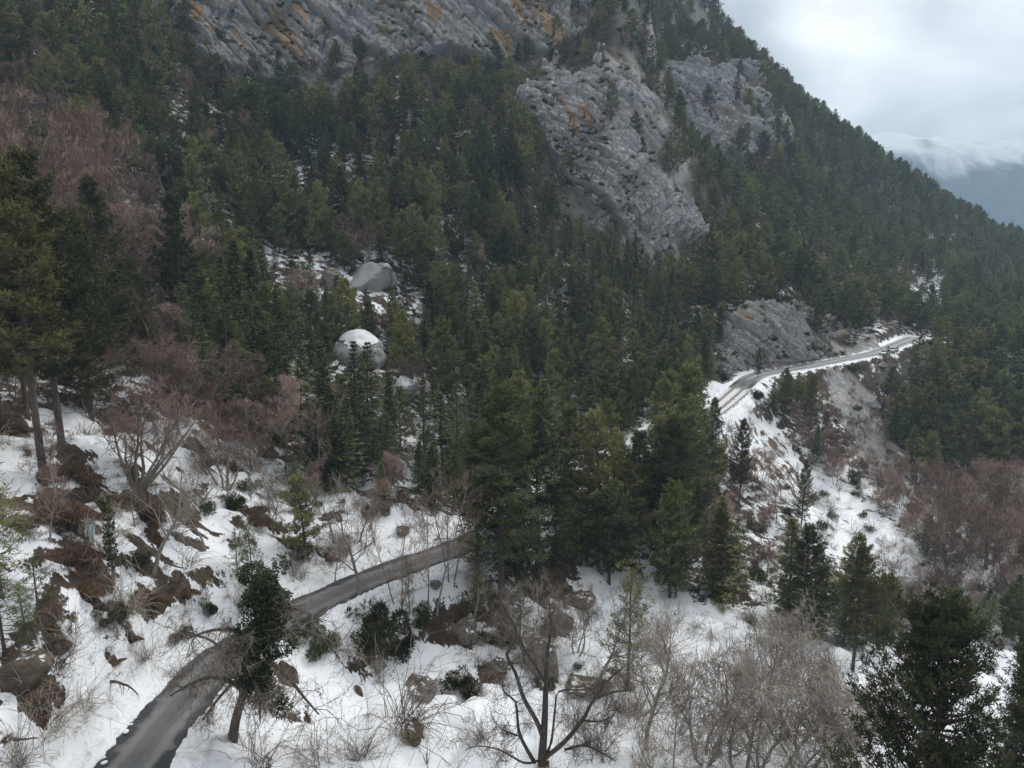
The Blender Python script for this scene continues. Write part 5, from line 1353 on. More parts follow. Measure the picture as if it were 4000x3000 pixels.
for (pr, bh, u, v, vt, wd, rz, lab) in [
    (REDBARE[0], 14, 60, 1080, 130, 1.0, 0.2, 'tall leafless reddish tree at the photo edge below the dark wood'),
    (REDBARE[1], 14, 270, 1020, 200, 1.0, 1.2, 'forked pale-limbed leafless tree left of the dark pine top'),
    (REDBARE[2], 14, 140, 1250, 430, 1.0, 2.2, 'leafless reddish tree behind the tall pines'),
    (REDBARE[0], 14, 400, 1180, 560, 1.1, 3.3, 'spreading leafless reddish tree right of the dark pine top'),
    (REDBARE[1], 14, 560, 1160, 650, 1.3, 4.1, 'broad reddish leafless crown beside the dark pine'),
    (REDBARE[2], 14, 480, 1300, 760, 1.2, 5.2, 'rounded reddish leafless tree above the snow strip'),
    (REDBARE[0], 14, 20, 1250, 700, 1.1, 0.9, 'leafless reddish tree cut by the photo edge'),
    (REDBARE[1], 14, 560, 1640, 1200, 1.2, 0.3, 'reddish leafless tree over the snow clearing'),
    (REDBARE[2], 14, 700, 1700, 1330, 1.3, 0.8, 'reddish brushy tree at the middle of the clearing'),
    (REDBARE[0], 14, 860, 1760, 1440, 1.3, 1.8, 'reddish brushy tree near the brown slope bank'),
    (MULTI, 9, 540, 1890, 1420, 1.15, 0.0, 'many-stemmed leafless tree fanning out above the dark earth bank'),
    (LEAN, 11, 590, 2230, 1720, 1.0, 0.0, 'leaning grey leafless tree rooted in brown grass'),
    (GREYBARE[0], 11, 1400, 2330, 1850, 1.0, 0.5, 'grey leafless tree standing at the downhill road edge'),
    (GREYBARE[1], 11, 800, 2150, 1800, 0.9, 1.5, 'grey leafless tree in the upper snow clearing'),
    (SLIM[0], 11, 1690, 2400, 1720, 0.95, 0.3, 'slim forked leafless trees rising in front of the road'),
    (SLIM[1], 11, 1760, 2260, 1740, 0.95, 2.3, 'slim leafless clump beside the far end of the near road'),
    (SLIM[0], 11, 1250, 1900, 1420, 1.2, 1.1, 'slim leafless tree below the fir left of the boulder'),
    (REDBARE[1], 14, 2200, 1790, 1540, 1.1, 2.6, 'leafless pale-red tree at the edge of the wood by the road'),
    (REDBARE[0], 14, 1120, 1800, 1420, 1.0, 5.0, 'reddish leafless tree behind the brown slope bank'),
    (REDBARE[2], 14, 640, 1480, 1080, 1.2, 2.0, 'reddish leafless tree at the upper corner of the clearing'),
    (REDBARE[1], 14, 780, 1640, 1240, 1.2, 3.9, 'wide reddish leafless tree over the brown bank'),
    (REDBARE[0], 14, 980, 1830, 1520, 1.3, 0.1, 'low reddish tree over the round tan tuft'),
    (MULTI, 9, 880, 1900, 1600, 1.1, 2.0, 'many-stemmed leafless bush tree in the middle of the snow clearing'),
    (GREYBARE[2], 11, 1060, 2060, 1780, 1.0, 3.0, 'grey leafless clump above the long brown bank'),
    (GREYBARE[0], 11, 1300, 2120, 1850, 1.1, 1.0, 'grey leafless tree near the uphill verge'),
    (SLIM[1], 11, 1560, 2380, 1900, 1.1, 0.9, 'slim leafless clump rising from the wide juniper'),
    (GREYBARE[1], 11, 1850, 2480, 2060, 1.0, 5.5, 'thin grey tree beside the upright boulder'),
    (GREYBARE[2], 11, 2250, 2560, 2240, 1.0, 1.6, 'pale twisted tree above the long brown rock'),
    (GREYBARE[2], 11, 2060, 2560, 2180, 1.1, 0.7, 'grey leafless tree in front of the wide boulder'),
    (GREYBARE[0], 11, 2530, 2930, 2320, 1.0, 2.9, 'gnarled grey leafless tree left of the pale thicket'),
    (GREYBARE[1], 11, 2340, 2700, 2230, 0.9, 4.4, 'thin leafless tree on the snow right of the boulders'),
    (PALEBUSH[0], 10, 2760, 2960, 2300, 1.0, 0.0, 'pale leafless thicket tree with many stems, first from the dead tree'),
    (PALEBUSH[1], 10, 2930, 3080, 2260, 1.0, 1.3, 'tallest pale leafless thicket tree at the bottom edge'),
    (PALEBUSH[2], 10, 3130, 3000, 2400, 1.1, 2.6, 'pale leafless thicket tree below the broad dark pine'),
    (PALEBUSH[0], 10, 3290, 3060, 2500, 1.05, 4.0, 'pale leafless thicket tree touching the nearest dark pine'),
    (PALEBUSH[2], 10, 2640, 3150, 2640, 1.0, 0.7, 'low pale leafless bush tree at the bottom edge'),
    (PALEBUSH[0], 10, 3050, 2840, 2330, 1.1, 3.4, 'pale leafless tree in the middle of the thicket'),
    (REDBARE[2], 14, 3700, 2260, 1780, 1.0, 0.7, 'reddish leafless tree over the ravine boulders'),
    (REDBARE[0], 14, 3850, 2220, 1700, 1.1, 1.9, 'reddish leafless tree in the ravine wood'),
    (REDBARE[1], 14, 3960, 2300, 1740, 1.0, 3.0, 'reddish leafless tree at the edge of the ravine wood'),
    (SLIM[1], 11, 3460, 2280, 2060, 1.2, 3.0, 'thin leafless tree on the snow at the gully foot'),
    (SLIM[0], 11, 3620, 2160, 1900, 1.3, 4.0, 'thin leafless tree between the gully and the ravine wood'),
    ]:
    tree_at('bare_tree', pr, bh, u, v, vt, lab, 'bare tree', rz=rz, wide=wd)

# ------------------------------------------------------------------ ivy-covered tree, small ivy tree, broken dead tree
def leaf_cloud(lv, C, E, n, g, bl=0.24, bw=0.17):
    v = g.normal(size=(n, 3)); v /= np.linalg.norm(v, axis=1)[:, None]
    P = C + v * E * (g.uniform(0.3, 1, n)[:, None] ** 0.5)
    d = v * 0.7 + g.normal(size=(n, 3)) * 0.6 - [0, 0, 0.2]
    V, F = blades(P, d, bl * g.uniform(0.6, 1.3, n), bw * g.uniform(0.6, 1.3, n), g)
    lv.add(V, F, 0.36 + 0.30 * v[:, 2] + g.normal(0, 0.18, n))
def limb(tk, cr, g, P, r0, r1, subs, tw=0.010, gn=0.24, sub_l=0.42, twigs=6, up=0.0):
    P = catmull(P, 0.5); tk.add(P, np.linspace(r0, r1, len(P)), 6, 0.5)
    Lp = np.linalg.norm(np.diff(P, axis=0), axis=1).sum()
    for j in range(subs):
        k = int(len(P) * g.uniform(0.3, 0.98)); k = min(k, len(P) - 2)
        t = P[k + 1] - P[k]; t /= np.linalg.norm(t) + 1e-9
        d = t * 0.5 + g.normal(size=3) * 0.7
        P1, d1 = wander(g, P[k], d, Lp * sub_l * g.uniform(0.4, 1.1), 7, gn, up)
        tk.add(P1, np.linspace(max(0.022, r1 * 0.6), 0.010, 8), 4, 0.5)
        for m in range(twigs):
            q = g.integers(2, 8); P2, d2 = wander(g, P1[q], d1 * 0.3 + g.normal(size=3) * 0.7, Lp * sub_l * g.uniform(0.15, 0.45), 5, gn * 1.2, up)
            cr.add(P2, np.linspace(0.014, tw * 0.7, 6), 3, 0.48 + g.normal() * 0.14)
            for w in range(5):
                c = P2[g.integers(1, 6)]; dd = g.normal(size=3) * 0.6 + d2 * 0.3; l4 = g.uniform(0.25, 0.8)
                cr.add(np.stack([c, c + dd * l4 * 0.5 + g.normal(size=3) * 0.04, c + dd * l4]), [tw, tw * 0.8, tw * 0.5], 2, 0.42 + g.normal() * 0.15)
def ivy_tree():
    g = np.random.default_rng(901); tk = Tubes(); cr = Tubes(); lv = Leaves()
    x, y, z = spot(905, 2880); sl = math.sqrt(x * x + y * y + z * z); px = sl / FPX
    h = ray(1040, 2200)[1] * y - z; k = h / 14.0
    main = [(0, 0, -0.8), (0.35, 0, 1.2), (1.0, 0.1, 3.2), (1.9, 0.2, 5.2), (2.6, 0.1, 7.6), (2.9, 0, 10), (3.1, 0, 13.2)]
    limb(tk, cr, g, main, 0.42, 0.07, 5, sub_l=0.2)
    for P in ([(1.3, 0.1, 3.7), (0.6, -0.6, 5.0), (-0.6, -1.2, 5.8), (-2.0, -1.4, 5.4), (-3.4, -1.6, 4.6)], [(1.0, 0.1, 3.3), (0.5, 0.6, 5.2), (-0.5, 1.0, 6.6), (-1.9, 1.3, 7.4), (-3.6, 1.4, 7.6)],
              [(2.2, 0.1, 6.0), (3.4, -0.6, 6.6), (4.8, -1.0, 5.8), (6.0, -1.2, 4.2), (7.0, -1.2, 2.8)], [(2.5, 0.1, 7.0), (3.8, 0.6, 8.0), (5.4, 0.8, 8.4), (7.0, 0.9, 7.4), (8.2, 0.8, 6.0)],
              [(2.6, 0, 8.0), (1.2, -0.4, 9.0), (-0.4, -0.7, 9.2), (-2.2, -0.8, 8.6)], [(2.8, 0, 9.4), (4.2, 0.2, 10.4), (5.6, 0.4, 10.2), (7.2, 0.4, 9.2)], [(1.6, 0.1, 4.6), (2.4, -0.9, 5.2), (3.0, -1.8, 4.6), (3.2, -2.4, 3.2)],
              [(2.7, 0, 8.6), (2.2, -1.2, 9.4), (1.6, -2.2, 9.0), (1.0, -3.0, 7.8)], [(1.9, 0.2, 5.2), (1.3, -1.2, 5.6), (0.6, -2.4, 5.2), (-0.4, -3.4, 4.0)]):
        limb(tk, cr, g, P, 0.20, 0.055, 13, tw=0.014, up=-0.04, sub_l=0.5, twigs=11)
    mp = catmull(main, 0.4)
    for i in range(16):
        c = mp[int(len(mp) * (0.36 + 0.63 * i / 15))] + g.normal(size=3) * [0.6, 0.5, 0.2] + [0.2, 0.1, 0]
        w = 1.0 + 0.75 * math.sin(math.pi * (i / 15) ** 0.8) 
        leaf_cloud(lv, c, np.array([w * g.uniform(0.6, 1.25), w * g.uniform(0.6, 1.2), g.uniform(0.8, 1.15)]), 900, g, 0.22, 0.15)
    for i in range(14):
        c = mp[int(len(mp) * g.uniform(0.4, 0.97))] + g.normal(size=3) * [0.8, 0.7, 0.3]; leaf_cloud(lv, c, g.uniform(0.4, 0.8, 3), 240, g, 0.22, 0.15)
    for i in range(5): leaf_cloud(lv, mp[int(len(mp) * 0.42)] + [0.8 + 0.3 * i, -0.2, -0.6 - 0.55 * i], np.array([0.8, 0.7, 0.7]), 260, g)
    o = thing('ivy_covered_tree', (('trunk', tk.mesh('trunk', MAT_BARK3)), ('crown', cr.mesh('crown', MAT_TWIG2)), ('ivy', lv.mesh('ivy', MAT_IVY))), (x, y, z), 0, k,
              'gnarled leafless tree wrapped in dark ivy, hanging over the near road', 'tree')
ivy_tree()
def small_ivy_tree():
    g = np.random.default_rng(905); tk = Tubes(); cr = Tubes(); lv = Leaves()
    x, y, z = spot(440, 2280); h = ray(450, 1900)[1] * y - z; k = h / 8.0
    main = [(0, 0, -0.6), (0.2, 0, 1.5), (0.15, 0, 3.5), (0.3, 0, 5.5), (0.1, 0, 7.6)]
    limb(tk, cr, g, main, 0.18, 0.04, 5, sub_l=0.3)
    for P in ([(0.2, 0, 3.2), (1.0, 0, 4.2), (1.9, 0, 4.6)], [(0.2, 0, 4.2), (-0.8, 0, 5.0), (-1.8, 0, 4.9)], [(0.3, 0, 5.4), (1.0, -0.3, 6.2), (1.6, -0.4, 6.1)]): limb(tk, cr, g, P, 0.06, 0.02, 5)
    mp = catmull(main, 0.3)
    for i in range(9): leaf_cloud(lv, mp[int(len(mp) * (0.30 + 0.6 * i / 8))], np.array([0.42, 0.42, 0.5]), 170, g, 0.2, 0.13)
    thing('ivy_covered_tree', (('trunk', tk.mesh('trunk', MAT_BARK2)), ('crown', cr.mesh('crown', MAT_TWIG2)), ('ivy', lv.mesh('ivy', MAT_IVY))), (x, y, z), 0, k, 'small pale tree with an ivied trunk on the snow below the ice', 'tree')
small_ivy_tree()
MAT_BARK4 = bark_material('dark_bark', (0.035, 0.029, 0.024), (0.12, 0.10, 0.084)); MAT_TWIG3 = crown_material('dark_twigs', (0.05, 0.042, 0.034), (0.13, 0.108, 0.09), (0.25, 0.21, 0.175), vary=0.1)
def dead_tree():
    g = np.random.default_rng(910); tk = Tubes(); cr = Tubes(); x, y, z = spot(2115, 2990); sl = math.sqrt(x * x + y * y + z * z)
    a = 0.606 * sl / FPX; b = a / 0.79
    def q(*pts): return [((zx - 1170) * a, dy, (1660 - zy) * b) for zx, zy, dy in pts]
    limb(tk, cr, g, [(0, 0, -0.8)] + q((1175, 1600, 0), (1185, 1450, 0), (1190, 1300, 0.1), (1195, 1130, 0.1), (1215, 1000, 0.2), (1205, 880, 0.3)), 0.38, 0.04, 9, sub_l=0.25)
    for P, r0, r1, s in ((q((1175, 1520, 0), (1140, 1430, -0.3), (1070, 1310, -0.6), (1020, 1170, -0.9), (975, 1080, -1.0), (1030, 990, -1.0), (960, 860, -1.1), (915, 790, -1.2), (830, 765, -1.2)), 0.27, 0.07, 9),
                         (q((1185, 1630, 0), (1290, 1530, -0.5), (1390, 1400, -0.9), (1450, 1290, -1.1), (1530, 1190, -1.2), (1600, 1130, -1.3)), 0.26, 0.08, 10),
                         (q((1450, 1290, -1.1), (1540, 1255, -1.2), (1650, 1240, -1.3)), 0.13, 0.07, 3), (q((1130, 1650, 0), (1080, 1540, -0.8), (1040, 1440, -1.2), (1020, 1290, -1.4), (960, 1240, -1.6), (950, 1190, -1.6)), 0.22, 0.07, 8),
                         (q((1060, 1480, -1.0), (960, 1440, -1.2), (910, 1400, -1.2)), 0.09, 0.04, 4), (q((1190, 1260, 0.1), (1120, 1170, 0.5), (1070, 1110, 0.7), (1040, 1040, 0.8)), 0.15, 0.06, 5),
                         (q((1178, 1640, 0), (1225, 1560, 0.3), (1250, 1400, 1.0), (1270, 1340, 1.2), (1400, 1340, 1.4), (1540, 1350, 1.5), (1530, 1440, 1.5)), 0.15, 0.05, 8), (q((1300, 1560, -0.6), (1400, 1500, -1.5), (1500, 1520, -2.0), (1560, 1545, -2.2)), 0.16, 0.06, 6),
                         (q((1390, 1400, -0.9), (1480, 1420, -0.6), (1560, 1400, -0.4), (1610, 1340, -0.3)), 0.11, 0.04, 6), (q((1160, 1640, 0), (1070, 1600, -1.2), (940, 1520, -1.6), (820, 1490, -1.8), (750, 1505, -1.9)), 0.13, 0.03, 7)):
        limb(tk, cr, g, P, r0 * 0.85, r1 * 0.7, s + 5, gn=0.3, sub_l=0.42, twigs=10, tw=0.013)
    thing('dead_tree', (('trunk', tk.mesh('trunk', MAT_BARK4)), ('crown', cr.mesh('crown', MAT_TWIG3))), (x, y, z), 0, 1.0, 'broken gnarled dead tree with thick dark limbs at the bottom edge', 'tree')
dead_tree()

# ------------------------------------------------------------------ bushes on the near snow
SH2 = [make_shrub(930 + i, h=3.0, n=70, arch=(0.9, 0.6, 0.3)[i], tw=0.010) for i in range(3)]
for i, (u, v, w, k, lab) in enumerate([
    (200, 2820, 260, 0, 'matted bare bush with drooping shoots at the lower corner'), (330, 2760, 170, 0, 'bent bare bush beside the snow bank'), (560, 2560, 150, 0, 'round drooping bare bush under a yellow-brown tuft'),
    (60, 2980, 200, 1, 'arching bare shoots at the bottom corner'), (1570, 2830, 330, 0, 'arching bare bush bent over the dark wet stone'), (1400, 2960, 220, 2, 'upright thin bush near the bottom edge'),
    (1010, 2990, 260, 0, 'tangled bare bush right of the road at the bottom edge'), (1230, 2960, 240, 0, 'low tangled bush between the ivy tree and the upright bush'), (210, 2600, 200, 2, 'thin upright shoots growing from the earthy rock'),
    (480, 2400, 200, 1, 'twiggy brush over the earth patch'), (930, 2380, 170, 1, 'bare twigs above the road behind the ivy tree'), (1150, 2250, 180, 1, 'bent twigs at the uphill road verge'),
    (1330, 2150, 160, 1, 'twiggy bush by the grey boulder above the road'), (2480, 2800, 240, 2, 'thin grey brush in front of the ivy-grown conifer'), (2330, 2950, 230, 2, 'thin grey brush at the bottom edge right of the dead tree'),
    (2250, 2830, 200, 0, 'drooping twigs beside the dead tree limb'), (2600, 2560, 220, 2, 'upright grey brush behind the gnarled tree'), (1890, 2900, 160, 0, 'low spreading twigs left of the dead tree'),
    (3480, 2450, 200, 2, 'thin brush among the ravine boulders'), (3640, 2280, 180, 2, 'thin brush beside the rounded snowy boulder'), (760, 1950, 200, 2, 'upright twigs in the snow clearing'), (980, 1830, 190, 2, 'reddish twigs in the snow clearing'), (700, 2650, 100, 1, 'few bent twigs on the snow by the road')]):
    x, y, z = spot(u, v); s = w * math.sqrt(x * x + y * y + z * z) / FPX / 4.2
    thing('bare_bush', (('stem', SH2[k][0]), ('crown', SH2[k][1])), (x, y, z - 0.05), i * 1.1, s, lab, 'bush', 'bare bushes on the near snow')
BU2 = [make_bush(940 + i, h=1.6, rad=1.3, n=3600, bl=0.26, bw=0.045) for i in range(3)]
for i, (u, v, w, lab) in enumerate([
    (1460, 2480, 240, 'wide yellow-green juniper below the grey road tree'), (1570, 2550, 130, 'dark juniper at the edge of the open snow'), (1790, 2700, 150, 'green juniper beside the overgrown grey boulder'),
    (1200, 2480, 130, 'juniper at the downhill road edge right of the ivy tree'), (1270, 2540, 150, 'low green bush in front of the roadside juniper'), (1640, 2420, 130, 'juniper between road and upright boulder'),
    (1480, 2010, 110, 'yellow-green bush by the uphill boulder'), (820, 2400, 90, 'small pale green bush above the road'), (710, 2490, 90, 'low bush half under snow at the verge'), (430, 2430, 110, 'green bush under the earth patch'),
    (950, 1450, 200, 'snow-dusted juniper on the ridge of the clearing'), (1020, 1480, 150, 'second snow-dusted juniper on the clearing ridge'), (2130, 2690, 80, 'small bright green bush behind the dead tree'), (920, 1990, 120, 'olive bush in the snow clearing'), (1960, 2520, 160, 'dark juniper between the boulders'),
    (2800, 1480, 80, 'olive bush at the inner kerb of the road bend'), (2960, 1560, 70, 'snowy bush outside the guard rail'), (3330, 1450, 60, 'dark bush under the road opposite the parked cars')]):
    x, y, z = spot(u, v); s = w * math.sqrt(x * x + y * y + z * z) / FPX / 2.8
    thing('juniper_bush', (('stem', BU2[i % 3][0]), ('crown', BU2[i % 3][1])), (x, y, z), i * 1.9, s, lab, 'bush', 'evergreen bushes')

# ------------------------------------------------------------------ snow lumps on the road, ice column, branches
def lumps():
    mes = [make_boulder(960 + i, 0.3, 0.3, 0, MAT_SNOW, ico(3))[0] for i in range(3)]
    for i, (zx, zy, w) in enumerate([(826, 1343, 14), (838, 1360, 22), (826, 1381, 20), (848, 1378, 20), (866, 1337, 26), (812, 1426, 34), (672, 1590, 20), (674, 1626, 30), (622, 1608, 24), (932, 1210, 22), (930, 1236, 20), (898, 1276, 14), (640, 1560, 20), (700, 1520, 22), (1150, 1028, 24), (985, 1168, 20), (1040, 1108, 20)]):
        u, v = zx * 0.606, 2000 + zy * 0.606; zr = float(np.interp(v, [2650, 2990], [-36.3, -35.75])); x, y, z = at_z(u, v, zr)
        d, rz, rs = road_near(x, y); z = float(rz[0]) + 0.06; s = w * 0.606 * math.hypot(y, z) / FPX * 0.5
        o = mesh_obj('snow_lump', mes[i % 3]); o.location = (x, y, z + s * 0.3); o.scale = (s * 1.1, s, s * 0.7); o.rotation_euler = (0, 0, i)
        near = 'beside the bottom corner of the road' if v > 2930 else ('in the small cluster on the near road' if v > 2800 else 'at the snow bank edge of the near road')
        tag(o, f'lump of snow lying on wet asphalt {near}', 'snow lump', 'snow lumps fallen on the road')
lumps()
def ice_column():
    M = MT('ice', 0.3); M.color((0.70, 0.79, 0.83)); M.b.inputs['Specular IOR Level'].default_value = 0.5; M.b.inputs['Subsurface Weight'].default_value = 0.3; M.b.inputs['Subsurface Radius'].default_value = (0.1, 0.2, 0.25)
    g = np.random.default_rng(955); u, v, w, hh = 366, 2120, 24, 85
    x, y, z = spot(u, v); k = math.sqrt(x * x + y * y + z * z) / FPX; W = w * k; H = hh * k / 0.86
    Vs = []; Fs = []; off = 0
    for c in range(11):                                              # hanging columns frozen together
        cx = (c / 10 - 0.5) * W + g.normal() * 0.03; cy = -0.55 + g.normal() * 0.12 + 0.2 * abs(c - 5) / 5; ln = H * g.uniform(0.25, 0.8) if c not in (4, 5, 6) else H * g.uniform(0.85, 1.05); r0 = W * g.uniform(0.07, 0.13)
        n, m = 9, 16; A_, T = np.meshgrid(np.arange(n) * 2 * math.pi / n, np.linspace(0, 1, m))
        rr = r0 * (0.25 + 0.75 * T ** 0.5) * (1 + 0.25 * fbm(T * 6 + c, A_, 2)); X = cx + np.cos(A_) * rr + 0.04 * fbm(T * 3, A_ * 0 + c, 2); Y = cy + np.sin(A_) * rr + 0.45 * T; Z = H - ln * (1 - T) - 0.15
        i, j = np.meshgrid(np.arange(m - 1), np.arange(n), indexing='ij'); kk = (j + 1) % n
        Vs.append(np.stack([X, Y, Z], 2).reshape(-1, 3)); Fs.append(np.stack([i * n + j, i * n + kk, (i + 1) * n + kk, (i + 1) * n + j], 2).reshape(-1, 4) + off); off += n * m
    o = mesh_obj('ice_column', new_mesh('ice_column', np.vstack(Vs), np.vstack(Fs), [M.m], True)); o.location = (x, y, z); tag(o, 'pale column of frozen meltwater hanging from the earth bank', 'ice')
ice_column()
def branches():
    g = np.random.default_rng(970)
    for i, (u, v, w, rz, lab) in enumerate([(1420, 2960, 90, 0.9, 'short broken branch sticking out of the snow at the bottom edge'), (1670, 2980, 60, 1.4, 'forked stick upright in the snow near the dead tree'), (640, 2190, 110, -0.7, 'fallen log on the snow below the leaning tree'), (40, 2880, 120, -0.8, 'brown log at the lower corner of the snow'), (1680, 2110, 90, 0.1, 'log lying on the uphill snow by the road'), (430, 2660, 130, -0.5, 'branch lying beside the snow bank')]):
        x, y, z = spot(u, v); L_ = w * math.sqrt(x * x + y * y + z * z) / FPX; tb = Tubes()
        el = 0.9 if i < 2 else 0.12
        P, d = wander(g, (0, 0, -0.1), (math.cos(rz), math.sin(rz) * 0.6, el), L_, 7, 0.12); tb.add(P, np.linspace(0.11, 0.03, 8) * (0.7 if i < 2 else 1.2), 6, 0.5)
        for k in range(3): Q, d2 = wander(g, P[2 + k], d + g.normal(size=3) * 0.7, L_ * 0.35, 4, 0.2); tb.add(Q, np.linspace(0.035, 0.01, 5), 4, 0.5)
        o = mesh_obj('fallen_branch', tb.mesh('fallen_branch', MAT_BARK3)); o.location = (x, y, z + 0.05); tag(o, lab, 'branch')
branches()
# ------------------------------------------------------------------ guard rail on the bend
def metal(name, c, r=0.5):
    M = MT(name, r); M.color(M.ramp(M.noise(3, 3), (0.3, tuple(0.75 * q for q in c)), (0.7, c))); M.b.inputs['Metallic'].default_value = 0.4; return M.m
def boxm(name, x0, x1, y0, y1, z0, z1, mat, bev=0.0):
    bm = bmesh.new(); bmesh.ops.create_cube(bm, size=1.0)
    for v in bm.verts: v.co = ((x0 + x1) / 2 + v.co.x * (x1 - x0), (y0 + y1) / 2 + v.co.y * (y1 - y0), (z0 + z1) / 2 + v.co.z * (z1 - z0))
    if bev: bmesh.ops.bevel(bm, geom=bm.edges[:], offset=bev, segments=2, affect='EDGES')
    me = bpy.data.meshes.new(name); bm.to_mesh(me); bm.free(); me.materials.append(mat); return me
def guard_rail():
    M = metal('galvanised_steel', (0.36, 0.40, 0.43))
    U, V = pix(ROAD[:, 0], ROAD[:, 1], ROAD[:, 2])
    sel = np.where((ROAD[:, 1] > 146) & (ROAD[:, 1] < 183))[0]
    P = np.column_stack([ROAD[sel, 0] + ROAD_N[sel, 0] * 3.9, ROAD[sel, 1] + ROAD_N[sel, 1] * 3.9, ROAD[sel, 2]])
    P[:, 2] = np.maximum(ground(P[:, 0], P[:, 1]) , P[:, 2])
    for _ in range(4): P[1:-1] = 0.25 * P[:-2] + 0.5 * P[1:-1] + 0.25 * P[2:]
    Nn = ROAD_N[sel]
    o = empty('guard_rail', tuple(P[0])); tag(o, 'grey steel guard rail along the outer edge of the snowy road bend', 'guard rail')
    Q = P - P[0]
    prof = [(0.0, 0.45), (0.06, 0.50), (0.06, 0.57), (0.0, 0.62), (0.0, 0.66), (0.06, 0.71), (0.06, 0.78), (0.0, 0.83)]
    n = len(Q); k = len(prof)
    W = np.array([[(q[0] - nn[0] * a, q[1] - nn[1] * a, q[2] + b + 0.1) for a, b in prof] for q, nn in zip(Q, Nn)])
    W2 = W + np.concatenate([Nn, np.zeros((n, 1))], 1)[:, None] * 0.02
    F = grid_faces(k, n)
    mesh_obj('rail', new_mesh('rail', np.vstack([W.reshape(-1, 3), W2.reshape(-1, 3)]), np.vstack([F, F[:, ::-1] + n * k]), [M]), o)
    pm = boxm('post', -0.06, 0.06, -0.07, 0.07, -0.9, 0.95, M, 0.01)
    for i in range(0, n, 3):
        p = mesh_obj('post', pm, o); p.location = (Q[i, 0] + Nn[i, 0] * 0.10, Q[i, 1] + Nn[i, 1] * 0.10, Q[i, 2]); p.rotation_euler = (0, 0, math.atan2(Nn[i, 1], Nn[i, 0]))
guard_rail()

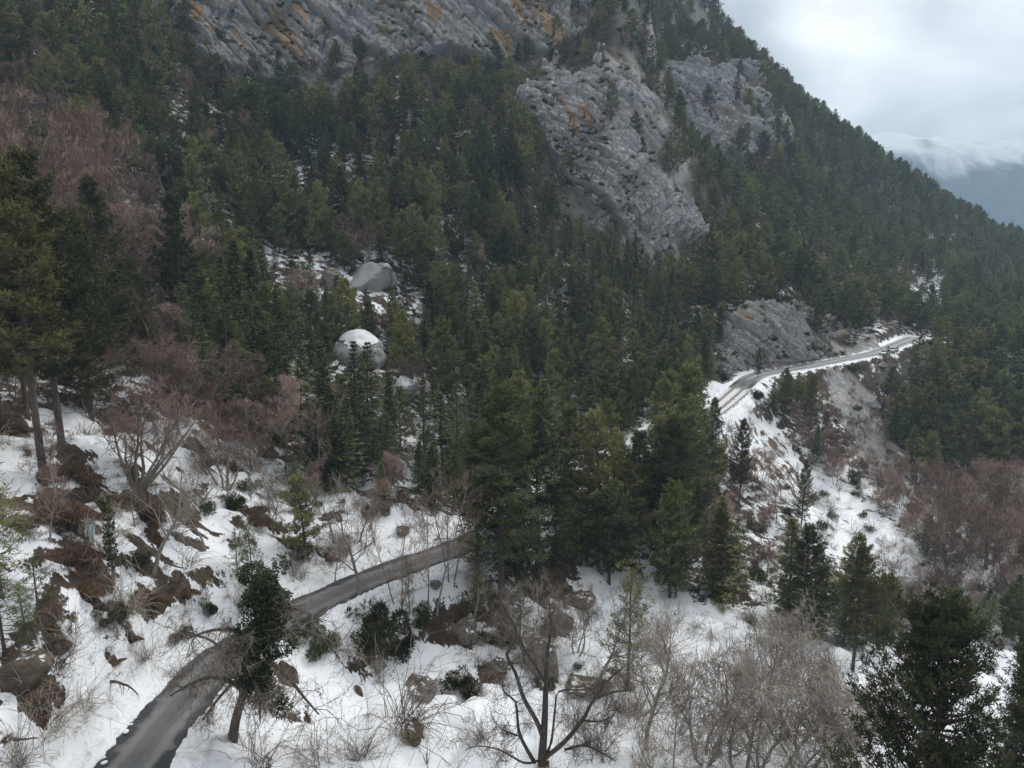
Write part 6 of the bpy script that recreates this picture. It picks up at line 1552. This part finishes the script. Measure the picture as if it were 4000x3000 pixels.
# ------------------------------------------------------------------ two parked cars
def build_car(paint, loc, rz, label):
    Mg = MT('car_glass', 0.1); Mg.color((0.015, 0.018, 0.022)); Mg.b.inputs['Specular IOR Level'].default_value = 0.6
    Mt = MT('tyre_rubber', 0.9); Mt.color((0.02, 0.02, 0.02)); Mr = metal('wheel_rim', (0.4, 0.4, 0.42), 0.35)
    Ml = MT('headlight_glass', 0.1); Ml.color((0.7, 0.72, 0.74)); Md = MT('black_trim', 0.6); Md.color((0.02, 0.02, 0.022)); Mrr = MT('tail_light', 0.3); Mrr.color((0.35, 0.02, 0.02))
    Mg, Mt, Ml, Md, Mrr = (q.m for q in (Mg, Mt, Ml, Md, Mrr))
    o = empty('parked_car', loc, rz); tag(o, label, 'car', 'cars parked on the verge')
    # body: cross-sections along x (front = +x)
    xs = [-2.15, -2.05, -1.6, -0.9, 0.0, 0.75, 1.0, 1.6, 2.05, 2.18]
    top = [0.78, 0.98, 1.02, 1.02, 1.0, 0.99, 0.98, 0.93, 0.82, 0.62]; wd = [0.72, 0.80, 0.86, 0.88, 0.88, 0.88, 0.87, 0.85, 0.78, 0.66]; bot = [0.42, 0.34, 0.3, 0.28, 0.28, 0.28, 0.28, 0.3, 0.34, 0.42]
    def loft(name, xs, bot, top, wd, mat, tum=0.92):
        R_ = []
        for x, b, t, w in zip(xs, bot, top, wd):
            m = b + (t - b) * 0.55
            R_.append([(x, -w * 0.93, b), (x, -w, m), (x, -w * tum, t - 0.05), (x, -w * (tum - 0.1), t), (x, w * (tum - 0.1), t), (x, w * tum, t - 0.05), (x, w, m), (x, w * 0.93, b)])
        V = np.array(R_).reshape(-1, 3); n = len(xs); k = 8
        F = [[i * k + j, i * k + (j + 1) % k, (i + 1) * k + (j + 1) % k, (i + 1) * k + j] for i in range(n - 1) for j in range(k)]
        bm = bmesh.new(); vs = [bm.verts.new(v) for v in V]
        for f in F: bm.faces.new([vs[i] for i in f])
        bm.faces.new(vs[:k][::-1]); bm.faces.new(vs[-k:]); bmesh.ops.recalc_face_normals(bm, faces=bm.faces)
        me = bpy.data.meshes.new(name); bm.to_mesh(me); bm.free(); me.materials.append(mat); return me
    mesh_obj('body', loft('body', xs, bot, top, wd, paint), o)
    # glasshouse and roof
    gx = [-2.0, -1.75, -0.9, 0.1, 0.55, 1.1]; gt = [1.05, 1.42, 1.50, 1.49, 1.40, 1.02]; gw = [0.74, 0.72, 0.73, 0.73, 0.73, 0.76]; gb = [0.96, 1.0, 1.0, 0.98, 0.98, 0.96]
    mesh_obj('window', loft('window', gx, gb, gt, gw, Mg, 0.86), o)
    rf = loft('roof', [-1.85, -1.6, -0.9, 0.0, 0.42], [1.40, 1.47, 1.51, 1.50, 1.44], [1.44, 1.53, 1.57, 1.56, 1.50], [0.62, 0.66, 0.67, 0.67, 0.64], paint, 0.95); mesh_obj('roof', rf, o)
    for s in (-1, 1):
        for (xa, za, xb, zb) in ((0.46, 1.45, 1.08, 1.0), (-0.35, 1.5, -0.30, 1.0), (-1.1, 1.5, -1.15, 1.0), (-1.72, 1.42, -1.98, 1.0)):
            t = Tubes(); t.add([(xa, s * 0.655, za), (xb, s * 0.735, zb)], [0.045, 0.05], 4); me = new_mesh('pillar', np.vstack(t.V), np.vstack(t.F), [paint]); mesh_obj('pillar', me, o)
        mesh_obj('mirror', boxm('mirror', 0.72, 0.86, s * 0.88 - 0.09, s * 0.88 + 0.09, 1.0, 1.14, paint, 0.02), o)
        mesh_obj('headlight', boxm('headlight', 2.0, 2.14, s * 0.56 - 0.16, s * 0.56 + 0.16, 0.66, 0.78, Ml, 0.02), o)
        mesh_obj('tail_light', boxm('tail_light', -2.16, -2.02, s * 0.66 - 0.09, s * 0.66 + 0.09, 0.66, 0.92, Mrr, 0.02), o)
        for x in (-1.32, 1.34):
            w = empty('wheel', (x, s * 0.80, 0.33)); w.parent = o
            for nm, prof, mt in (('tyre', [(0.20, -0.1), (0.31, -0.1), (0.335, -0.07), (0.335, 0.07), (0.31, 0.1), (0.20, 0.1)], Mt), ('rim', [(0.02, 0.085), (0.10, 0.09), (0.19, 0.105), (0.215, 0.09), (0.215, -0.09)], Mr)):
                n = 20; V = [(r * math.cos(a), s * yy, r * math.sin(a)) for a in np.arange(n) * 2 * math.pi / n for r, yy in prof]; k = len(prof)
                F = [[i * k + j, i * k + j + 1, ((i + 1) % n) * k + j + 1, ((i + 1) % n) * k + j] for i in range(n) for j in range(k - 1)]
                mesh_obj(nm, new_mesh(nm, V, np.array(F), [mt], True), w)
    mesh_obj('grille', boxm('grille', 2.10, 2.20, -0.36, 0.36, 0.56, 0.74, Md, 0.02), o); mesh_obj('bumper', boxm('bumper', 1.98, 2.24, -0.74, 0.74, 0.36, 0.52, Md, 0.05), o)
    mesh_obj('rear_bumper', boxm('rear_bumper', -2.24, -2.0, -0.74, 0.74, 0.36, 0.54, Md, 0.05), o)
    return o
def cars():
    def paint(name, c):
        M = MT(name, 0.3); M.color(c); M.b.inputs['Specular IOR Level'].default_value = 0.5; M.b.inputs['Coat Weight'].default_value = 0.4; return M.m
    j = int(np.argmin(np.abs(pix(ROAD[:, 0], ROAD[:, 1], ROAD[:, 2])[0] - 3415) + 1e3 * (ROAD[:, 1] < 190)))
    for (k, off, c, lab) in ((j - 1, 3.6, (0.60, 0.64, 0.62), 'pale silver car parked on the snowy verge, the one nearer the cutting'), (j + 4, 3.6, (0.44, 0.50, 0.50), 'grey-green silver car parked behind the pale one')):
        x, y = ROAD[k, :2] + ROAD_N[k] * off; t = ROAD_T[k]
        build_car(paint('silver_paint', c), (x, y, ROAD[k, 2] + 0.05), math.atan2(-t[1], -t[0]), lab)
cars()
# ------------------------------------------------------------------ shrubs that cling to the cliffs
def ledge_shrubs():
    pts = []
    for V, n in zip(CLIFF_V, (900, 620, 320, 200)):
        du = V[2:, 1:-1] - V[:-2, 1:-1]; dv = V[1:-1, 2:] - V[1:-1, :-2]; N = np.cross(dv, du); N /= np.linalg.norm(N, axis=2)[..., None] + 1e-9
        N = np.where(N[..., 1:2] > 0, -N, N)
        c = np.argwhere(N[..., 2] > 0.35); w = (N[c[:, 0], c[:, 1], 2]) ** 2 * np.clip(0.2 + fbm(V[c[:, 0], c[:, 1], 0] / 15, V[c[:, 0], c[:, 1], 2] / 15, 2), 0.02, None)
        k = RNG.choice(len(c), min(n, len(c)), replace=False, p=w / w.sum()); pts.append(V[c[k, 0] + 1, c[k, 1] + 1])
    P = np.vstack(pts); n = len(P)
    scatter('ledge_vegetation', 'brown shrubs and small green bushes clinging to the cliff ledges', 'vegetation', P - [0, 0, 0.1], RNG.choice(5, n, p=[0.2, 0.2, 0.15, 0.25, 0.2]), RNG.uniform(0, 6.28, n), RNG.uniform(0.4, 1.1, n), SHRUBS + BUSHES[:2])
ledge_shrubs()

# ------------------------------------------------------------------ haze
def haze():
    bm = bmesh.new(); bmesh.ops.create_cube(bm, size=1.0)
    x0, x1, y0, y1, z0, z1 = -1300, 4400, -120, 3400, -760, HAZE_TOP
    for v in bm.verts: v.co = ((x0 + x1) / 2 + v.co.x * (x1 - x0), (y0 + y1) / 2 + v.co.y * (y1 - y0), (z0 + z1) / 2 + v.co.z * (z1 - z0))
    me = bpy.data.meshes.new('haze'); bm.to_mesh(me); bm.free()
    m = bpy.data.materials.new('haze'); m.use_nodes = True; t = m.node_tree; t.nodes.clear()
    o_ = t.nodes.new('ShaderNodeOutputMaterial'); v = t.nodes.new('ShaderNodeVolumePrincipled')
    v.inputs['Color'].default_value = (0.52, 0.75, 1.0, 1); v.inputs['Density'].default_value = HAZE_DENSITY; v.inputs['Anisotropy'].default_value = 0.2
    t.links.new(v.outputs[0], o_.inputs['Volume']); me.materials.append(m)
    tag(mesh_obj('haze', me), 'thin blue haze filling the valley air', None, kind='stuff')
HAZE_DENSITY = 0.00028; HAZE_TOP = 600
haze()
